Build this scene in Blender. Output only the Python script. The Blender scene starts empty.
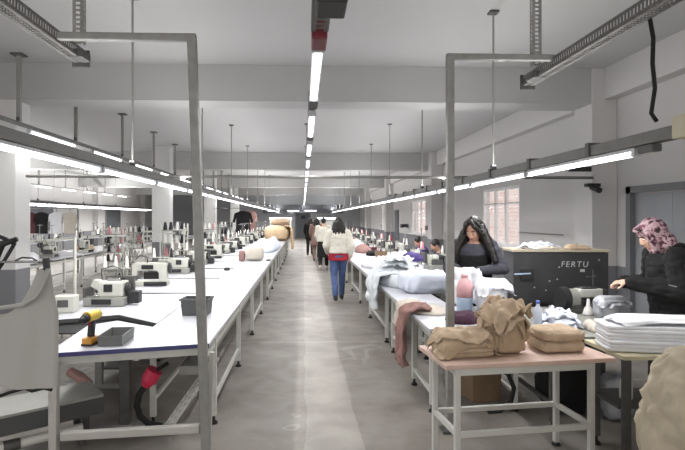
import bpy, bmesh, math, random
from mathutils import Vector, Matrix, noise
random.seed(11)
SC = bpy.context.scene
COL = SC.collection
R = math.radians
PI = math.pi
V = Vector
F, VPX, HY, TH, CAMZ = 500.0, 303.0, 218.0, R(2.0), 1.68
CX = VPX + F * math.tan(TH)
FW = V((math.sin(TH), math.cos(TH), 0)); RT = V((math.cos(TH), -math.sin(TH), 0)); UP = V((0, 0, 1))


def at(px, py, Y):
    d = FW + RT * ((px - CX) / F) + UP * ((HY - py) / F)
    return V((0, 0, CAMZ)) + d * (Y / d.y)


def onz(px, py, z):
    d = FW + RT * ((px - CX) / F) + UP * ((HY - py) / F)
    return V((0, 0, CAMZ)) + d * ((z - CAMZ) / d.z)


# ------------------------------------------------------------------ materials
def lin(c):
    c /= 255.0
    return c / 12.92 if c <= .04045 else ((c + .055) / 1.055) ** 2.4


def rgb(c):
    return (lin(c[0]), lin(c[1]), lin(c[2]), 1)


def M(name, col, rough=.5, metal=0.0, var=.08, scale=6.0, bump=0.0, bscale=30.0, trans=0.0, emit=0.0, alpha=1.0, col2=None, sheen=0.0):
    m = bpy.data.materials.new(name); m.use_nodes = True
    n = m.node_tree.nodes; l = m.node_tree.links; b = n['Principled BSDF']
    tc = n.new('ShaderNodeTexCoord')
    nz = n.new('ShaderNodeTexNoise'); nz.inputs['Scale'].default_value = scale; nz.inputs['Detail'].default_value = 5
    l.new(tc.outputs['Object'], nz.inputs['Vector'])
    cr = n.new('ShaderNodeValToRGB')
    c = rgb(col)
    if col2:
        a, d = rgb(col), rgb(col2)
        cr.color_ramp.elements[0].position = .42; cr.color_ramp.elements[1].position = .58
    else:
        a = tuple(x * (1 - var) for x in c[:3]) + (1,); d = tuple(min(1, x * (1 + var)) for x in c[:3]) + (1,)
        cr.color_ramp.elements[0].position = .3; cr.color_ramp.elements[1].position = .7
    cr.color_ramp.elements[0].color = a; cr.color_ramp.elements[1].color = d
    l.new(nz.outputs['Fac'], cr.inputs['Fac']); l.new(cr.outputs['Color'], b.inputs['Base Color'])
    b.inputs['Roughness'].default_value = rough; b.inputs['Metallic'].default_value = metal
    if trans: b.inputs['Transmission Weight'].default_value = trans; b.inputs['IOR'].default_value = 1.3
    if alpha < 1: b.inputs['Alpha'].default_value = alpha
    if sheen: b.inputs['Sheen Weight'].default_value = sheen
    if emit:
        b.inputs['Emission Color'].default_value = c; b.inputs['Emission Strength'].default_value = emit
    if bump:
        n2 = n.new('ShaderNodeTexNoise'); n2.inputs['Scale'].default_value = bscale; n2.inputs['Detail'].default_value = 4
        l.new(tc.outputs['Object'], n2.inputs['Vector'])
        bp = n.new('ShaderNodeBump'); bp.inputs['Strength'].default_value = bump; bp.inputs['Distance'].default_value = .02
        l.new(n2.outputs['Fac'], bp.inputs['Height']); l.new(bp.outputs['Normal'], b.inputs['Normal'])
    return m


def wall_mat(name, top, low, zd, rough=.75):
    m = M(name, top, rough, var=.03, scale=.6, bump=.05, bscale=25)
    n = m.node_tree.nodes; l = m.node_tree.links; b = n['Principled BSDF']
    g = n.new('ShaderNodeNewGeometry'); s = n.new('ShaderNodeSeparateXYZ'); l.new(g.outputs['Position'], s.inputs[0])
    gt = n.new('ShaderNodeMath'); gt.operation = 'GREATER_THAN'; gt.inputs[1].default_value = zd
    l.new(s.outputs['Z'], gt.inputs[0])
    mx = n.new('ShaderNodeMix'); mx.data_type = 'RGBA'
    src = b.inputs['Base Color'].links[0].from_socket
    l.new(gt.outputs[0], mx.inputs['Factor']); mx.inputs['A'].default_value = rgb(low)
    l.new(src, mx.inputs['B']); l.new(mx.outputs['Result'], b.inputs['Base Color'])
    return m


def floor_mat():
    m = bpy.data.materials.new('polished_concrete'); m.use_nodes = True
    n = m.node_tree.nodes; l = m.node_tree.links; b = n['Principled BSDF']
    g = n.new('ShaderNodeNewGeometry'); s = n.new('ShaderNodeSeparateXYZ'); l.new(g.outputs['Position'], s.inputs[0])

    def nz(scale, detail, dist=0):
        k = n.new('ShaderNodeTexNoise'); k.inputs['Scale'].default_value = scale; k.inputs['Detail'].default_value = detail
        k.inputs['Distortion'].default_value = dist
        l.new(g.outputs['Position'], k.inputs['Vector']); return k.outputs['Fac']

    def ma(op, a, b_, c=None):
        k = n.new('ShaderNodeMath'); k.operation = op
        for i, x in enumerate((a, b_, c)):
            if x is None: continue
            if isinstance(x, (int, float)): k.inputs[i].default_value = x
            else: l.new(x, k.inputs[i])
        return k.outputs[0]

    def band(src, lo, hi):
        return ma('MULTIPLY', ma('GREATER_THAN', src, lo), ma('LESS_THAN', src, hi))
    v = ma('MULTIPLY', nz(.55, 7, .9), .55)
    v = ma('ADD', v, ma('MULTIPLY', nz(3.0, 7, .5), .36))
    v = ma('ADD', v, ma('MULTIPLY', nz(40.0, 3), .08))
    wx = ma('ADD', s.outputs['X'], ma('MULTIPLY', ma('SUBTRACT', nz(1.3, 6), .5), .12))
    v = ma('ADD', v, ma('MULTIPLY', band(wx, .02, .45), ma('ADD', .03, ma('MULTIPLY', nz(.8, 4), .12))))
    wy = ma('ADD', s.outputs['Y'], ma('MULTIPLY', ma('SUBTRACT', nz(1.5, 3), .5), .25))
    for y in (6.75, 10.9, 15.2, 20.0):
        v = ma('ADD', v, ma('MULTIPLY', band(wy, y, y + .03 + y * .004), ma('MULTIPLY', nz(1.1, 3), .2)))
    # pale swirl of worn sealer
    sw = nz(.9, 1, 2.2)
    v = ma('ADD', v, ma('MULTIPLY', ma('MULTIPLY', band(sw, .56, .61), ma('GREATER_THAN', nz(.45, 1), .55)), .1))
    cr = n.new('ShaderNodeValToRGB'); l.new(v, cr.inputs['Fac'])
    e = cr.color_ramp.elements
    e[0].position = .28; e[0].color = rgb((90, 83, 76)); e[1].position = .85; e[1].color = rgb((178, 173, 166))
    l.new(cr.outputs['Color'], b.inputs['Base Color'])
    b.inputs['Specular IOR Level'].default_value = .3
    rr = ma('ADD', ma('MULTIPLY', nz(2.0, 4), .3), .36); l.new(rr, b.inputs['Roughness'])
    bp = n.new('ShaderNodeBump'); bp.inputs['Strength'].default_value = .06; l.new(nz(18, 4), bp.inputs['Height']); l.new(bp.outputs['Normal'], b.inputs['Normal'])
    return m


def scarf_mat():
    m = M('floral_scarf_cloth', (176, 146, 152), .8)
    n = m.node_tree.nodes; l = m.node_tree.links; b = n['Principled BSDF']
    tc = n.new('ShaderNodeTexCoord')
    vo = n.new('ShaderNodeTexNoise'); vo.inputs['Scale'].default_value = 22; vo.inputs['Detail'].default_value = 3; vo.inputs['Distortion'].default_value = .4
    l.new(tc.outputs['Object'], vo.inputs['Vector'])
    cr = n.new('ShaderNodeValToRGB'); l.new(vo.outputs['Fac'], cr.inputs['Fac'])
    cr.color_ramp.interpolation = 'CONSTANT'
    e = cr.color_ramp.elements
    e[0].position = 0; e[0].color = rgb((60, 42, 50)); e[1].position = .42; e[1].color = rgb((128, 82, 98))
    for p, c in ((.47, (188, 158, 164)), (.57, (196, 172, 176)), (.62, (100, 70, 82))):
        k = e.new(p); k.color = rgb(c)
    l.new(cr.outputs['Color'], b.inputs['Base Color'])
    return m


def brick_mat():
    m = bpy.data.materials.new('pale_outside_brick'); m.use_nodes = True  # pale pinkish brick and near-white mortar
    n = m.node_tree.nodes; l = m.node_tree.links; b = n['Principled BSDF']
    tc = n.new('ShaderNodeTexCoord'); mp = n.new('ShaderNodeMapping'); mp.inputs['Rotation'].default_value = (0, R(90), R(90))
    br = n.new('ShaderNodeTexBrick'); br.inputs['Color1'].default_value = rgb((216, 176, 164)); br.inputs['Color2'].default_value = rgb((232, 214, 208))
    br.inputs['Mortar'].default_value = rgb((240, 234, 232)); br.inputs['Scale'].default_value = 1.2
    l.new(tc.outputs['Object'], mp.inputs['Vector']); l.new(mp.outputs['Vector'], br.inputs['Vector'])
    l.new(br.outputs['Color'], b.inputs['Base Color']); b.inputs['Roughness'].default_value = .9
    return m


MAT = dict(
    floor=floor_mat(),
    ceiling=M('painted_ceiling', (178, 177, 177), .85, var=.03, scale=.5, bump=.04),
    beam=M('painted_beam', (172, 171, 170), .8, var=.03, scale=1),
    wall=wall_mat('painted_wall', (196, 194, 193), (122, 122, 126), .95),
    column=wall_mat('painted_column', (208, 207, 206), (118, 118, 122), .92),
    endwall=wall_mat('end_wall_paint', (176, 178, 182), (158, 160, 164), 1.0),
    dark_band=M('dark_grey_panel', (86, 88, 92), .6, var=.05),
    steel=M('galvanised_steel', (140, 139, 136), .5, .2, var=.12, scale=14, bump=.03),
    steel_dark=M('dull_dark_steel', (82, 81, 80), .55, .2, var=.15, scale=20, bump=.04),
    perf=M('perforated_zinc', (104, 102, 100), .55, .2, var=.25, scale=40, bump=.06),
    rail=M('pale_painted_tube', (182, 180, 174), .45, .05, var=.05, scale=12),
    white_leg=M('white_powder_coat', (196, 196, 190), .4, 0, var=.05, scale=10),
    laminate=M('white_laminate', (200, 200, 207), .3, 0, var=.02, scale=3),
    navy=M('navy_edge_band', (62, 62, 112), .45),
    tan_top=M('pinkish_chipboard', (200, 172, 158), .55, 0, var=.08, scale=18, bump=.03, bscale=80),
    cream_edge=M('cream_board', (205, 195, 165), .55),
    black=M('black_plastic', (30, 30, 32), .5, var=.15),
    rubber=M('black_rubber', (24, 24, 24), .8, var=.2),
    offwhite=M('machine_enamel', (205, 205, 196), .35, 0, var=.05, scale=9),
    grey_enamel=M('grey_enamel', (150, 150, 144), .4, 0, var=.06, scale=9),
    chrome=M('bare_steel', (170, 170, 170), .25, .9, var=.1, scale=12),
    tube=M('lit_tube', (250, 251, 255), .4, emit=5.0, var=0),
    housing=M('lamp_housing', (190, 192, 194), .45, var=.04),
    trunk=M('dark_trunking', (104, 103, 100), .5, .15, var=.15, scale=9),
    beige_plastic=M('beige_plastic', (196, 188, 164), .5),
    red=M('red_plastic', (112, 30, 40), .45),
    pinkred=M('pink_red_plastic', (196, 44, 78), .4),
    yellow=M('yellow_plastic', (216, 184, 60), .45),
    orange=M('orange_plastic', (196, 140, 50), .45),
    bin=M('dark_grey_bin', (74, 75, 76), .5, var=.08),
    tray=M('grey_tray', (104, 106, 104), .5, var=.08),
    oven=M('dark_machine_panel', (58, 58, 60), .5, .1, var=.14, scale=10, bump=.03),
    oven_top=M('beige_board', (178, 168, 148), .6, var=.1, scale=6),
    letter=M('pale_lettering', (190, 190, 186), .5),
    skin=M('skin', (206, 160, 138), .55, var=.05, scale=12, bump=.02),
    skin_pale=M('pale_skin', (218, 178, 156), .55, var=.05, scale=12),
    lips=M('lips', (170, 96, 92), .5),
    eye=M('eye_white', (222, 218, 214), .3, var=.01),
    iris=M('dark_iris', (36, 24, 18), .3),
    hair=M('dark_hair', (25, 20, 19), .5, var=.35, scale=26, bump=.3, bscale=40),
    headband=M('grey_headband', (58, 54, 53), .9),
    grey_knit=M('charcoal_knit', (64, 64, 73), .9, var=.1, scale=20, bump=.2, bscale=60),
    black_cloth=M('black_cloth', (14, 13, 15), .9, var=.2, scale=8, bump=.25, bscale=14),
    cream_knit=M('cream_knit', (216, 212, 200), .9, var=.05, scale=10, bump=.25, bscale=18),
    red_cloth=M('red_cloth', (150, 24, 44), .8, var=.1),
    denim=M('blue_denim', (74, 92, 134), .85, var=.18, scale=8),
    brown_cloth=M('brown_cloth', (122, 98, 88), .9, var=.12),
    purple=M('purple_cloth', (72, 58, 118), .85, var=.12, bump=.2),
    shoe=M('dark_shoe', (44, 42, 44), .6),
    pale_shoe=M('pale_shoe', (196, 190, 186), .6),
    scarf=scarf_mat(),
    piping=M('grey_piping', (112, 112, 116), .7),
    white_cloth=M('white_cloth', (232, 233, 238), .85, var=.04, scale=7, bump=.35, bscale=9, sheen=.2),
    cool_cloth=M('bluish_white_cloth', (216, 222, 236), .85, var=.05, scale=7, bump=.35, bscale=9),
    print_cloth=M('faintly_printed_white_cloth', (228, 230, 236), .85, col2=(200, 206, 222), scale=16, bump=.3, bscale=12),
    plastic_wrap=M('clear_wrapped_cloth', (212, 217, 222), .25, var=.09, scale=9, bump=.9, bscale=10),
    beige_cloth=M('beige_cloth', (198, 172, 140), .9, var=.12, scale=7, bump=.3, bscale=10),
    tan_cloth=M('khaki_cloth', (172, 150, 124), .9, var=.14, scale=9, bump=.45, bscale=14),
    tan_cloth2=M('light_khaki_cloth', (184, 162, 138), .9, var=.12, scale=9, bump=.4, bscale=14),
    rose_cloth=M('dusty_rose_cloth', (150, 116, 110), .9, var=.15, scale=10, bump=.4, bscale=16),
    oat_cloth=M('oatmeal_cloth', (204, 196, 184), .9, var=.06, bump=.2),
    plum_cloth=M('dark_plum_cloth', (72, 46, 62), .9, var=.15, bump=.3),
    grey_jersey=M('light_grey_jersey', (172, 171, 166), .9, var=.03, scale=4, bump=.06, bscale=60),
    sack=M('cream_sack_cloth', (186, 174, 152), .9, var=.1, scale=6, bump=.5, bscale=9),
    silver_cloth=M('silvery_grey_cloth', (176, 178, 184), .4, .15, var=.1, scale=8, bump=.5, bscale=10),
    teal=M('teal_plastic', (70, 140, 160), .4),
    carton=M('brown_cardboard', (128, 106, 84), .85, var=.08),
    pink_plastic=M('pink_bottle_plastic', (226, 176, 180), .35, var=.03),
    blue_plastic=M('pale_blue_plastic', (176, 196, 220), .3, var=.03),
    cap_blue=M('blue_cap', (86, 104, 176), .4),
    clear_plastic=M('clear_bottle', (206, 214, 228), .25, var=.03),
    cone_white=M('white_thread', (228, 226, 222), .8),
    cone_pink=M('pink_thread', (206, 140, 146), .8),
    cone_red=M('red_thread', (150, 44, 58), .8),
    cone_black=M('black_thread', (44, 42, 46), .8),
    door=M('grey_steel_door', (142, 144, 148), .5, .1, var=.03),
    door_frame=M('dark_door_frame', (112, 113, 116), .55),
    win_frame=M('white_window_frame', (232, 230, 230), .4),
    glass=M('window_glass', (240, 244, 248), .03, alpha=.18, var=0),
    brick=brick_mat(),
    maroon=M('maroon_cloth', (82, 40, 48), .9, bump=.2),
    stool=M('grey_stool_seat', (70, 70, 76), .7),
)


# ------------------------------------------------------------------ mesh builder
class MB:
    def __init__(s):
        s.v = []; s.f = []; s.sm = []

    def add(s, vs, fs, smooth=False, mat=None):
        b = len(s.v)
        for p in vs:
            p = V(p)
            s.v.append(mat @ p if mat is not None else p)
        for f in fs:
            s.f.append(tuple(b + i for i in f)); s.sm.append(smooth)
        return s

    def box(s, c, d, rz=0.0, rot=None, taper=1.0):
        x, y, z = d[0] / 2, d[1] / 2, d[2] / 2
        m = Matrix.Translation(V(c)) @ (rot.to_4x4() if rot is not None else Matrix.Rotation(rz, 4, 'Z'))
        t = taper
        vs = [(-x * t, -y * t, -z), (x * t, -y * t, -z), (x * t, y * t, -z), (-x * t, y * t, -z), (-x, -y, z), (x, -y, z), (x, y, z), (-x, y, z)]
        return s.add(vs, [(0, 3, 2, 1), (4, 5, 6, 7), (0, 1, 5, 4), (1, 2, 6, 5), (2, 3, 7, 6), (3, 0, 4, 7)], mat=m)

    def bar(s, a, b, w, h, up=(0, 0, 1)):
        a, b = V(a), V(b); d = b - a; y = d.normalized(); u = V(up)
        if abs(y.dot(u)) > .98: u = V((0, 1, 0))
        x = y.cross(u).normalized(); z = x.cross(y)
        return s.box((a + b) / 2, (w, d.length, h), rot=Matrix((x, y, z)).transposed())

    def tube(s, a, b, r0, r1=None, n=10, caps=True):
        r1 = r0 if r1 is None else r1
        a, b = V(a), V(b); d = (b - a).normalized(); u = V((0, 0, 1)) if abs(d.z) < .95 else V((1, 0, 0))
        x = d.cross(u).normalized(); y = d.cross(x)
        vs = []
        for p, r in ((a, r0), (b, r1)):
            for i in range(n):
                t = 2 * PI * i / n; vs.append(p + x * (r * math.cos(t)) + y * (r * math.sin(t)))
        fs = [(i, n + i, n + (i + 1) % n, (i + 1) % n) for i in range(n)]
        s.add(vs, fs, True)
        if caps:
            s.add(vs[:n], [tuple(range(n))]); s.add(vs[n:], [tuple(reversed(range(n)))])
        return s

    def path(s, pts, r, n=8):
        pts = [V(p) for p in pts]
        rs = r if isinstance(r, (list, tuple)) else [r] * len(pts)
        vs = []; px = None
        for i, p in enumerate(pts):
            d = (pts[min(i + 1, len(pts) - 1)] - pts[max(i - 1, 0)]).normalized()
            if px is None:
                u = V((0, 0, 1)) if abs(d.z) < .9 else V((1, 0, 0)); px = d.cross(u).normalized()
            px = (px - d * px.dot(d)).normalized(); y = d.cross(px)
            for k in range(n):
                t = 2 * PI * k / n; vs.append(p + px * (rs[i] * math.cos(t)) + y * (rs[i] * math.sin(t)))
        fs = []
        for i in range(len(pts) - 1):
            for k in range(n):
                fs.append((i * n + k, i * n + (k + 1) % n, (i + 1) * n + (k + 1) % n, (i + 1) * n + k))
        fs.append(tuple(reversed(range(n)))); fs.append(tuple(range((len(pts) - 1) * n, len(pts) * n)))
        return s.add(vs, fs, True)

    def lathe(s, c, prof, n=16, axis='Z', smooth=True):
        c = V(c); vs = []
        for r, h in prof:
            for i in range(n):
                t = 2 * PI * i / n; a, b = r * math.cos(t), r * math.sin(t)
                vs.append(c + (V((a, b, h)) if axis == 'Z' else V((h, a, b)) if axis == 'X' else V((b, h, a))))
        fs = []
        for j in range(len(prof) - 1):
            for i in range(n):
                fs.append((j * n + i, j * n + (i + 1) % n, (j + 1) * n + (i + 1) % n, (j + 1) * n + i))
        fs.append(tuple(reversed(range(n)))); fs.append(tuple(range((len(prof) - 1) * n, len(prof) * n)))
        return s.add(vs, fs, smooth)

    def ell(s, c, r, rot=None, n=14, k=9):
        m = Matrix.Translation(V(c)) @ (rot.to_4x4() if rot is not None else Matrix.Identity(4))
        vs = [(0, 0, -r[2])]
        for j in range(1, k):
            p = -PI / 2 + PI * j / k
            for i in range(n):
                t = 2 * PI * i / n
                vs.append((r[0] * math.cos(p) * math.cos(t), r[1] * math.cos(p) * math.sin(t), r[2] * math.sin(p)))
        vs.append((0, 0, r[2])); L = len(vs) - 1; fs = []
        for i in range(n):
            fs.append((0, 1 + (i + 1) % n, 1 + i)); fs.append((L, L - n + i, L - n + (i + 1) % n))
        for j in range(k - 2):
            for i in range(n):
                a = 1 + j * n; fs.append((a + i, a + (i + 1) % n, a + n + (i + 1) % n, a + n + i))
        return s.add(vs, fs, True, m)

    def caps(s, a, b, r0, r1, n=12):
        s.tube(a, b, r0, r1, n); s.ell(a, (r0,) * 3, n=n, k=7); s.ell(b, (r1,) * 3, n=n, k=7); return s

    def limb(s, pts, rs):
        for i in range(len(pts) - 1): s.caps(pts[i], pts[i + 1], rs[i], rs[i + 1])
        return s

    def pillow(s, c, d, e=.35, ez=.5, rz=0, amp=.02, freq=6.0, seed=0, nu=40, nv=18, flat=0.0, ridge=.5, rot=None, layers=0, crease=0.0):
        """a superellipsoid lump of cloth: half sizes d, wrinkled"""
        def sp(x, p): return math.copysign(abs(x) ** p, x)
        m = Matrix.Translation(V(c)) @ (rot.to_4x4() if rot is not None else Matrix.Rotation(rz, 4, 'Z'))
        so = V((seed * 7.31, seed * 3.7, seed * 1.9)); vs = []

        def pt(t, p):
            x = d[0] * sp(math.cos(p), ez) * sp(math.cos(t), e); y = d[1] * sp(math.cos(p), ez) * sp(math.sin(t), e); z = d[2] * sp(math.sin(p), ez)
            q = V((x, y, z))
            k = noise.noise(q * freq + so); k2 = 1 - 2 * abs(noise.noise(q * freq * 1.7 + so + V((9, 4, 2))))
            k3 = noise.noise(q * freq * 3.6 + so)
            nn = V((x / d[0] ** 2, y / d[1] ** 2, z / d[2] ** 2))
            nn = nn.normalized() if nn.length > 1e-9 else V((0, 0, 1))
            disp = amp * ((1 - ridge) * k + ridge * (k2 - .4)) + amp * .3 * k3
            if crease:
                qa = V((q.x * 1.6, q.y * 1.6, q.z * .9)) + so * 1.3; wv = V((noise.noise(q * 5 + so), noise.noise(q * 5 - so), 0)) * .06
                disp += crease * ((1 - 2.2 * abs(noise.noise((qa + wv) * 9))) + .6 * (1 - 2 * abs(noise.noise((qa + wv) * 20))) + .3 * (1 - 2 * abs(noise.noise(qa * 42))))
            if layers: disp += amp * .5 * abs(math.sin(layers * PI * (z / d[2] + 1) / 2 + k * 1.5)) * (1 - abs(nn.z))
            q = q + nn * disp
            if z < 0 and flat: q.z = max(q.z, -d[2] * (1 - flat))
            return q
        vs.append(pt(0, -PI / 2))
        for j in range(1, nv):
            for i in range(nu): vs.append(pt(2 * PI * i / nu, -PI / 2 + PI * j / nv))
        vs.append(pt(0, PI / 2)); L = len(vs) - 1; fs = []
        for i in range(nu):
            fs.append((0, 1 + (i + 1) % nu, 1 + i)); fs.append((L, L - nu + i, L - nu + (i + 1) % nu))
        for j in range(nv - 2):
            a = 1 + j * nu
            for i in range(nu): fs.append((a + i, a + (i + 1) % nu, a + nu + (i + 1) % nu, a + nu + i))
        zl = min(v.z for v in vs)
        vs = [V((v.x, v.y, v.z)) for v in vs]
        return s.add(vs, fs, True, m)

    def heap(s, c, sx, sy, h, seed=0, amp=.05, freq=4.0, n=64, p=2.6, rz=0, ridge=.6):
        """a cloth heap lying on a flat surface: c is the middle of its foot"""
        m = Matrix.Translation(V(c)) @ Matrix.Rotation(rz, 4, 'Z'); so = V((seed * 5.1, seed * 2.3, seed))
        vs = []; fs = []
        for j in range(n + 1):
            for i in range(n + 1):
                u, v = 2 * i / n - 1, 2 * j / n - 1
                # square to disc-ish
                x = u * math.sqrt(1 - v * v * .38); y = v * math.sqrt(1 - u * u * .38)
                rim = max(abs(u), abs(v))
                wob = 1 + .13 * noise.noise(V((x * 1.7, y * 1.7, seed)))
                X, Y = x * sx * wob, y * sy * wob
                q = V((X, Y, 0)) * freq + so
                prof = (1 - rim ** p) ** .5 if rim < 1 else 0
                k = noise.noise(q * .6); k2 = 1 - 2 * abs(noise.noise(q)); k3 = 1 - 2 * abs(noise.noise(q * 2.3 + V((3, 1, 7))))
                k4 = 1 - 2 * abs(noise.noise(V((X * 1.3, Y * .8, 1)) * freq * 4.1 + so)); z = h * prof * (.75 + .5 * k) + (amp * ((1 - ridge) * k + ridge * k2) + amp * .5 * k3 + amp * .22 * k4) * (prof ** .5)
                vs.append((X, Y, max(z, .004 if rim < 1 else 0)))
        for j in range(n):
            for i in range(n):
                a = j * (n + 1) + i; fs.append((a, a + 1, a + n + 2, a + n + 1))
        b = [i for i in range(n + 1)] + [(j + 1) * (n + 1) - 1 for j in range(1, n + 1)] + [n * (n + 1) + i for i in range(n - 1, -1, -1)] + [j * (n + 1) for j in range(n - 1, 0, -1)]
        fs.append(tuple(reversed(b)))
        return s.add(vs, fs, True, m)

    def drape(s, pts, w, seed=0, amp=.015, waves=5, th=.006, n=24, fan=0.0):
        """a sheet of cloth along the path pts, spread along the vector w, with gathered folds"""
        pts = [V(p) for p in pts]; w = V(w); sub = []
        for i in range(len(pts) - 1):
            for k in range(6): sub.append(pts[i].lerp(pts[i + 1], k / 6))
        sub.append(pts[-1])
        for _ in range(3): sub = [sub[0]] + [(sub[i - 1] + sub[i] * 2 + sub[i + 1]) / 4 for i in range(1, len(sub) - 1)] + [sub[-1]]
        N = len(sub); vs = []; fs = []
        for side in (0, 1):
            for j, p in enumerate(sub):
                d = (sub[min(j + 1, N - 1)] - sub[max(j - 1, 0)]).normalized(); nn = d.cross(w.normalized()).normalized()
                for i in range(n + 1):
                    u = i / n - .5
                    f = amp * math.sin(u * waves * 2 * PI + seed + .6 * noise.noise(V((u * 2, j * .15, seed)))) * (.35 + .65 * j / N) + amp * noise.noise(V((u * 4, j * .3, seed + 4)))
                    sc = 1 + fan * (j / N) + .08 * noise.noise(V((j * .3, seed, 1)))
                    vs.append(p + w * (u * sc) + nn * (f + (th if side else 0)) + d * (.03 * noise.noise(V((u * 5, seed, 2))) * (j / N)))
        K = N * (n + 1)
        for j in range(N - 1):
            for i in range(n):
                a = j * (n + 1) + i
                fs.append((a, a + n + 1, a + n + 2, a + 1)); fs.append((K + a, K + a + 1, K + a + n + 2, K + a + n + 1))
        ed = [i for i in range(n + 1)] + [(j + 1) * (n + 1) - 1 for j in range(1, N)] + [(N - 1) * (n + 1) + i for i in range(n - 1, -1, -1)] + [j * (n + 1) for j in range(N - 2, 0, -1)]
        for q in range(len(ed)):
            a, b = ed[q], ed[(q + 1) % len(ed)]; fs.append((a, b, K + b, K + a))
        return s.add(vs, fs, True)

    def prism(s, poly, h, mat=None):
        """2-D outline in xz, thickness h along y"""
        n = len(poly); vs = [(x, -h / 2, z) for x, z in poly] + [(x, h / 2, z) for x, z in poly]
        fs = [tuple(range(n)), tuple(reversed(range(n, 2 * n)))] + [(i, n + i, n + (i + 1) % n, (i + 1) % n) for i in range(n)]
        return s.add(vs, fs, mat=mat)

    def mesh(s, name, bev=0.0, seg=2):
        me = bpy.data.meshes.new(name)
        me.from_pydata([tuple(v) for v in s.v], [], s.f)
        me.polygons.foreach_set('use_smooth', s.sm); me.update()
        if bev or True:
            bm = bmesh.new(); bm.from_mesh(me)
            bmesh.ops.recalc_face_normals(bm, faces=bm.faces)
            if bev:
                bmesh.ops.bevel(bm, geom=[e for e in bm.edges if e.is_manifold and e.calc_face_angle(0) > .6], offset=bev, segments=seg, affect='EDGES', profile=.6, clamp_overlap=True)
            bm.to_mesh(me); bm.free()
        return me

    def build(s, name, mat, parent=None, bev=0.0, loc=None, rz=0.0, rot=None):
        o = bpy.data.objects.new(name, s.mesh(name, bev)); COL.objects.link(o)
        o.data.materials.append(MAT[mat] if isinstance(mat, str) else mat)
        if loc is not None: o.location = loc
        if rz: o.rotation_euler.z = rz
        if rot is not None: o.rotation_euler = rot
        if parent is not None: o.parent = parent
        return o


def tag(o, label, cat, group=None):
    o['label'] = label; o['category'] = cat
    if group: o['group'] = group
    return o


def thing(name, label, cat, loc=(0, 0, 0), rz=0, group=None):
    o = bpy.data.objects.new(name, None); COL.objects.link(o); o.location = loc; o.rotation_euler = (0, 0, rz)
    o.empty_display_size = .1
    return tag(o, label, cat, group)


def struct(o):
    o['kind'] = 'structure'; return o


def dup(root, loc, rz=None, label=None, group=None, skip=()):
    def cp(o, par):
        c = o.copy(); COL.objects.link(c)
        if par is not None:
            c.parent = par
        for ch in list(o.children):
            if ch.name.split('.')[0] not in skip: cp(ch, c)
        return c
    r = cp(root, None); r.location = loc
    if rz is not None: r.rotation_euler = (0, 0, rz)
    if label: r['label'] = label
    if group: r['group'] = group
    return r


ORD = 'first second third fourth fifth sixth seventh eighth ninth tenth eleventh twelfth thirteenth fourteenth fifteenth sixteenth seventeenth eighteenth nineteenth twentieth'.split()
ORD += ['twenty-' + x for x in ORD[:9]] + ['thirtieth']


def remesh(mb, name, mat, parent, voxel=.01, smooth=3, wr=0.0, wf=14.0, seed=0):
    o = mb.build(name, mat)
    md = o.modifiers.new('r', 'REMESH'); md.mode = 'VOXEL'; md.voxel_size = voxel
    sm = o.modifiers.new('s', 'SMOOTH'); sm.iterations = smooth; sm.factor = .5
    dg = bpy.context.evaluated_depsgraph_get(); dg.update()
    me = bpy.data.meshes.new_from_object(o.evaluated_get(dg))
    o.modifiers.clear(); old = o.data; o.data = me; bpy.data.meshes.remove(old)
    me.name = name
    if wr:
        so = V((seed * 3.3, seed, 2)); cos = [v.co.copy() for v in me.vertices]; nrm = [v.normal.copy() for v in me.vertices]
        for i, v in enumerate(me.vertices):
            q = V((cos[i].x, cos[i].y, cos[i].z * 1.8)) * wf + so
            v.co = cos[i] + nrm[i] * wr * (noise.noise(q) + .6 * (1 - 2 * abs(noise.noise(q * .8 + V((5, 5, 5))))))
    me.polygons.foreach_set('use_smooth', [True] * len(me.polygons)); me.update()
    if not me.materials: me.materials.append(MAT[mat])
    o.parent = parent
    return o


# ------------------------------------------------------------------ crumpled cloth sheets, dropped one on another with the cloth solver
NG = 32
FOLDS = {}


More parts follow.
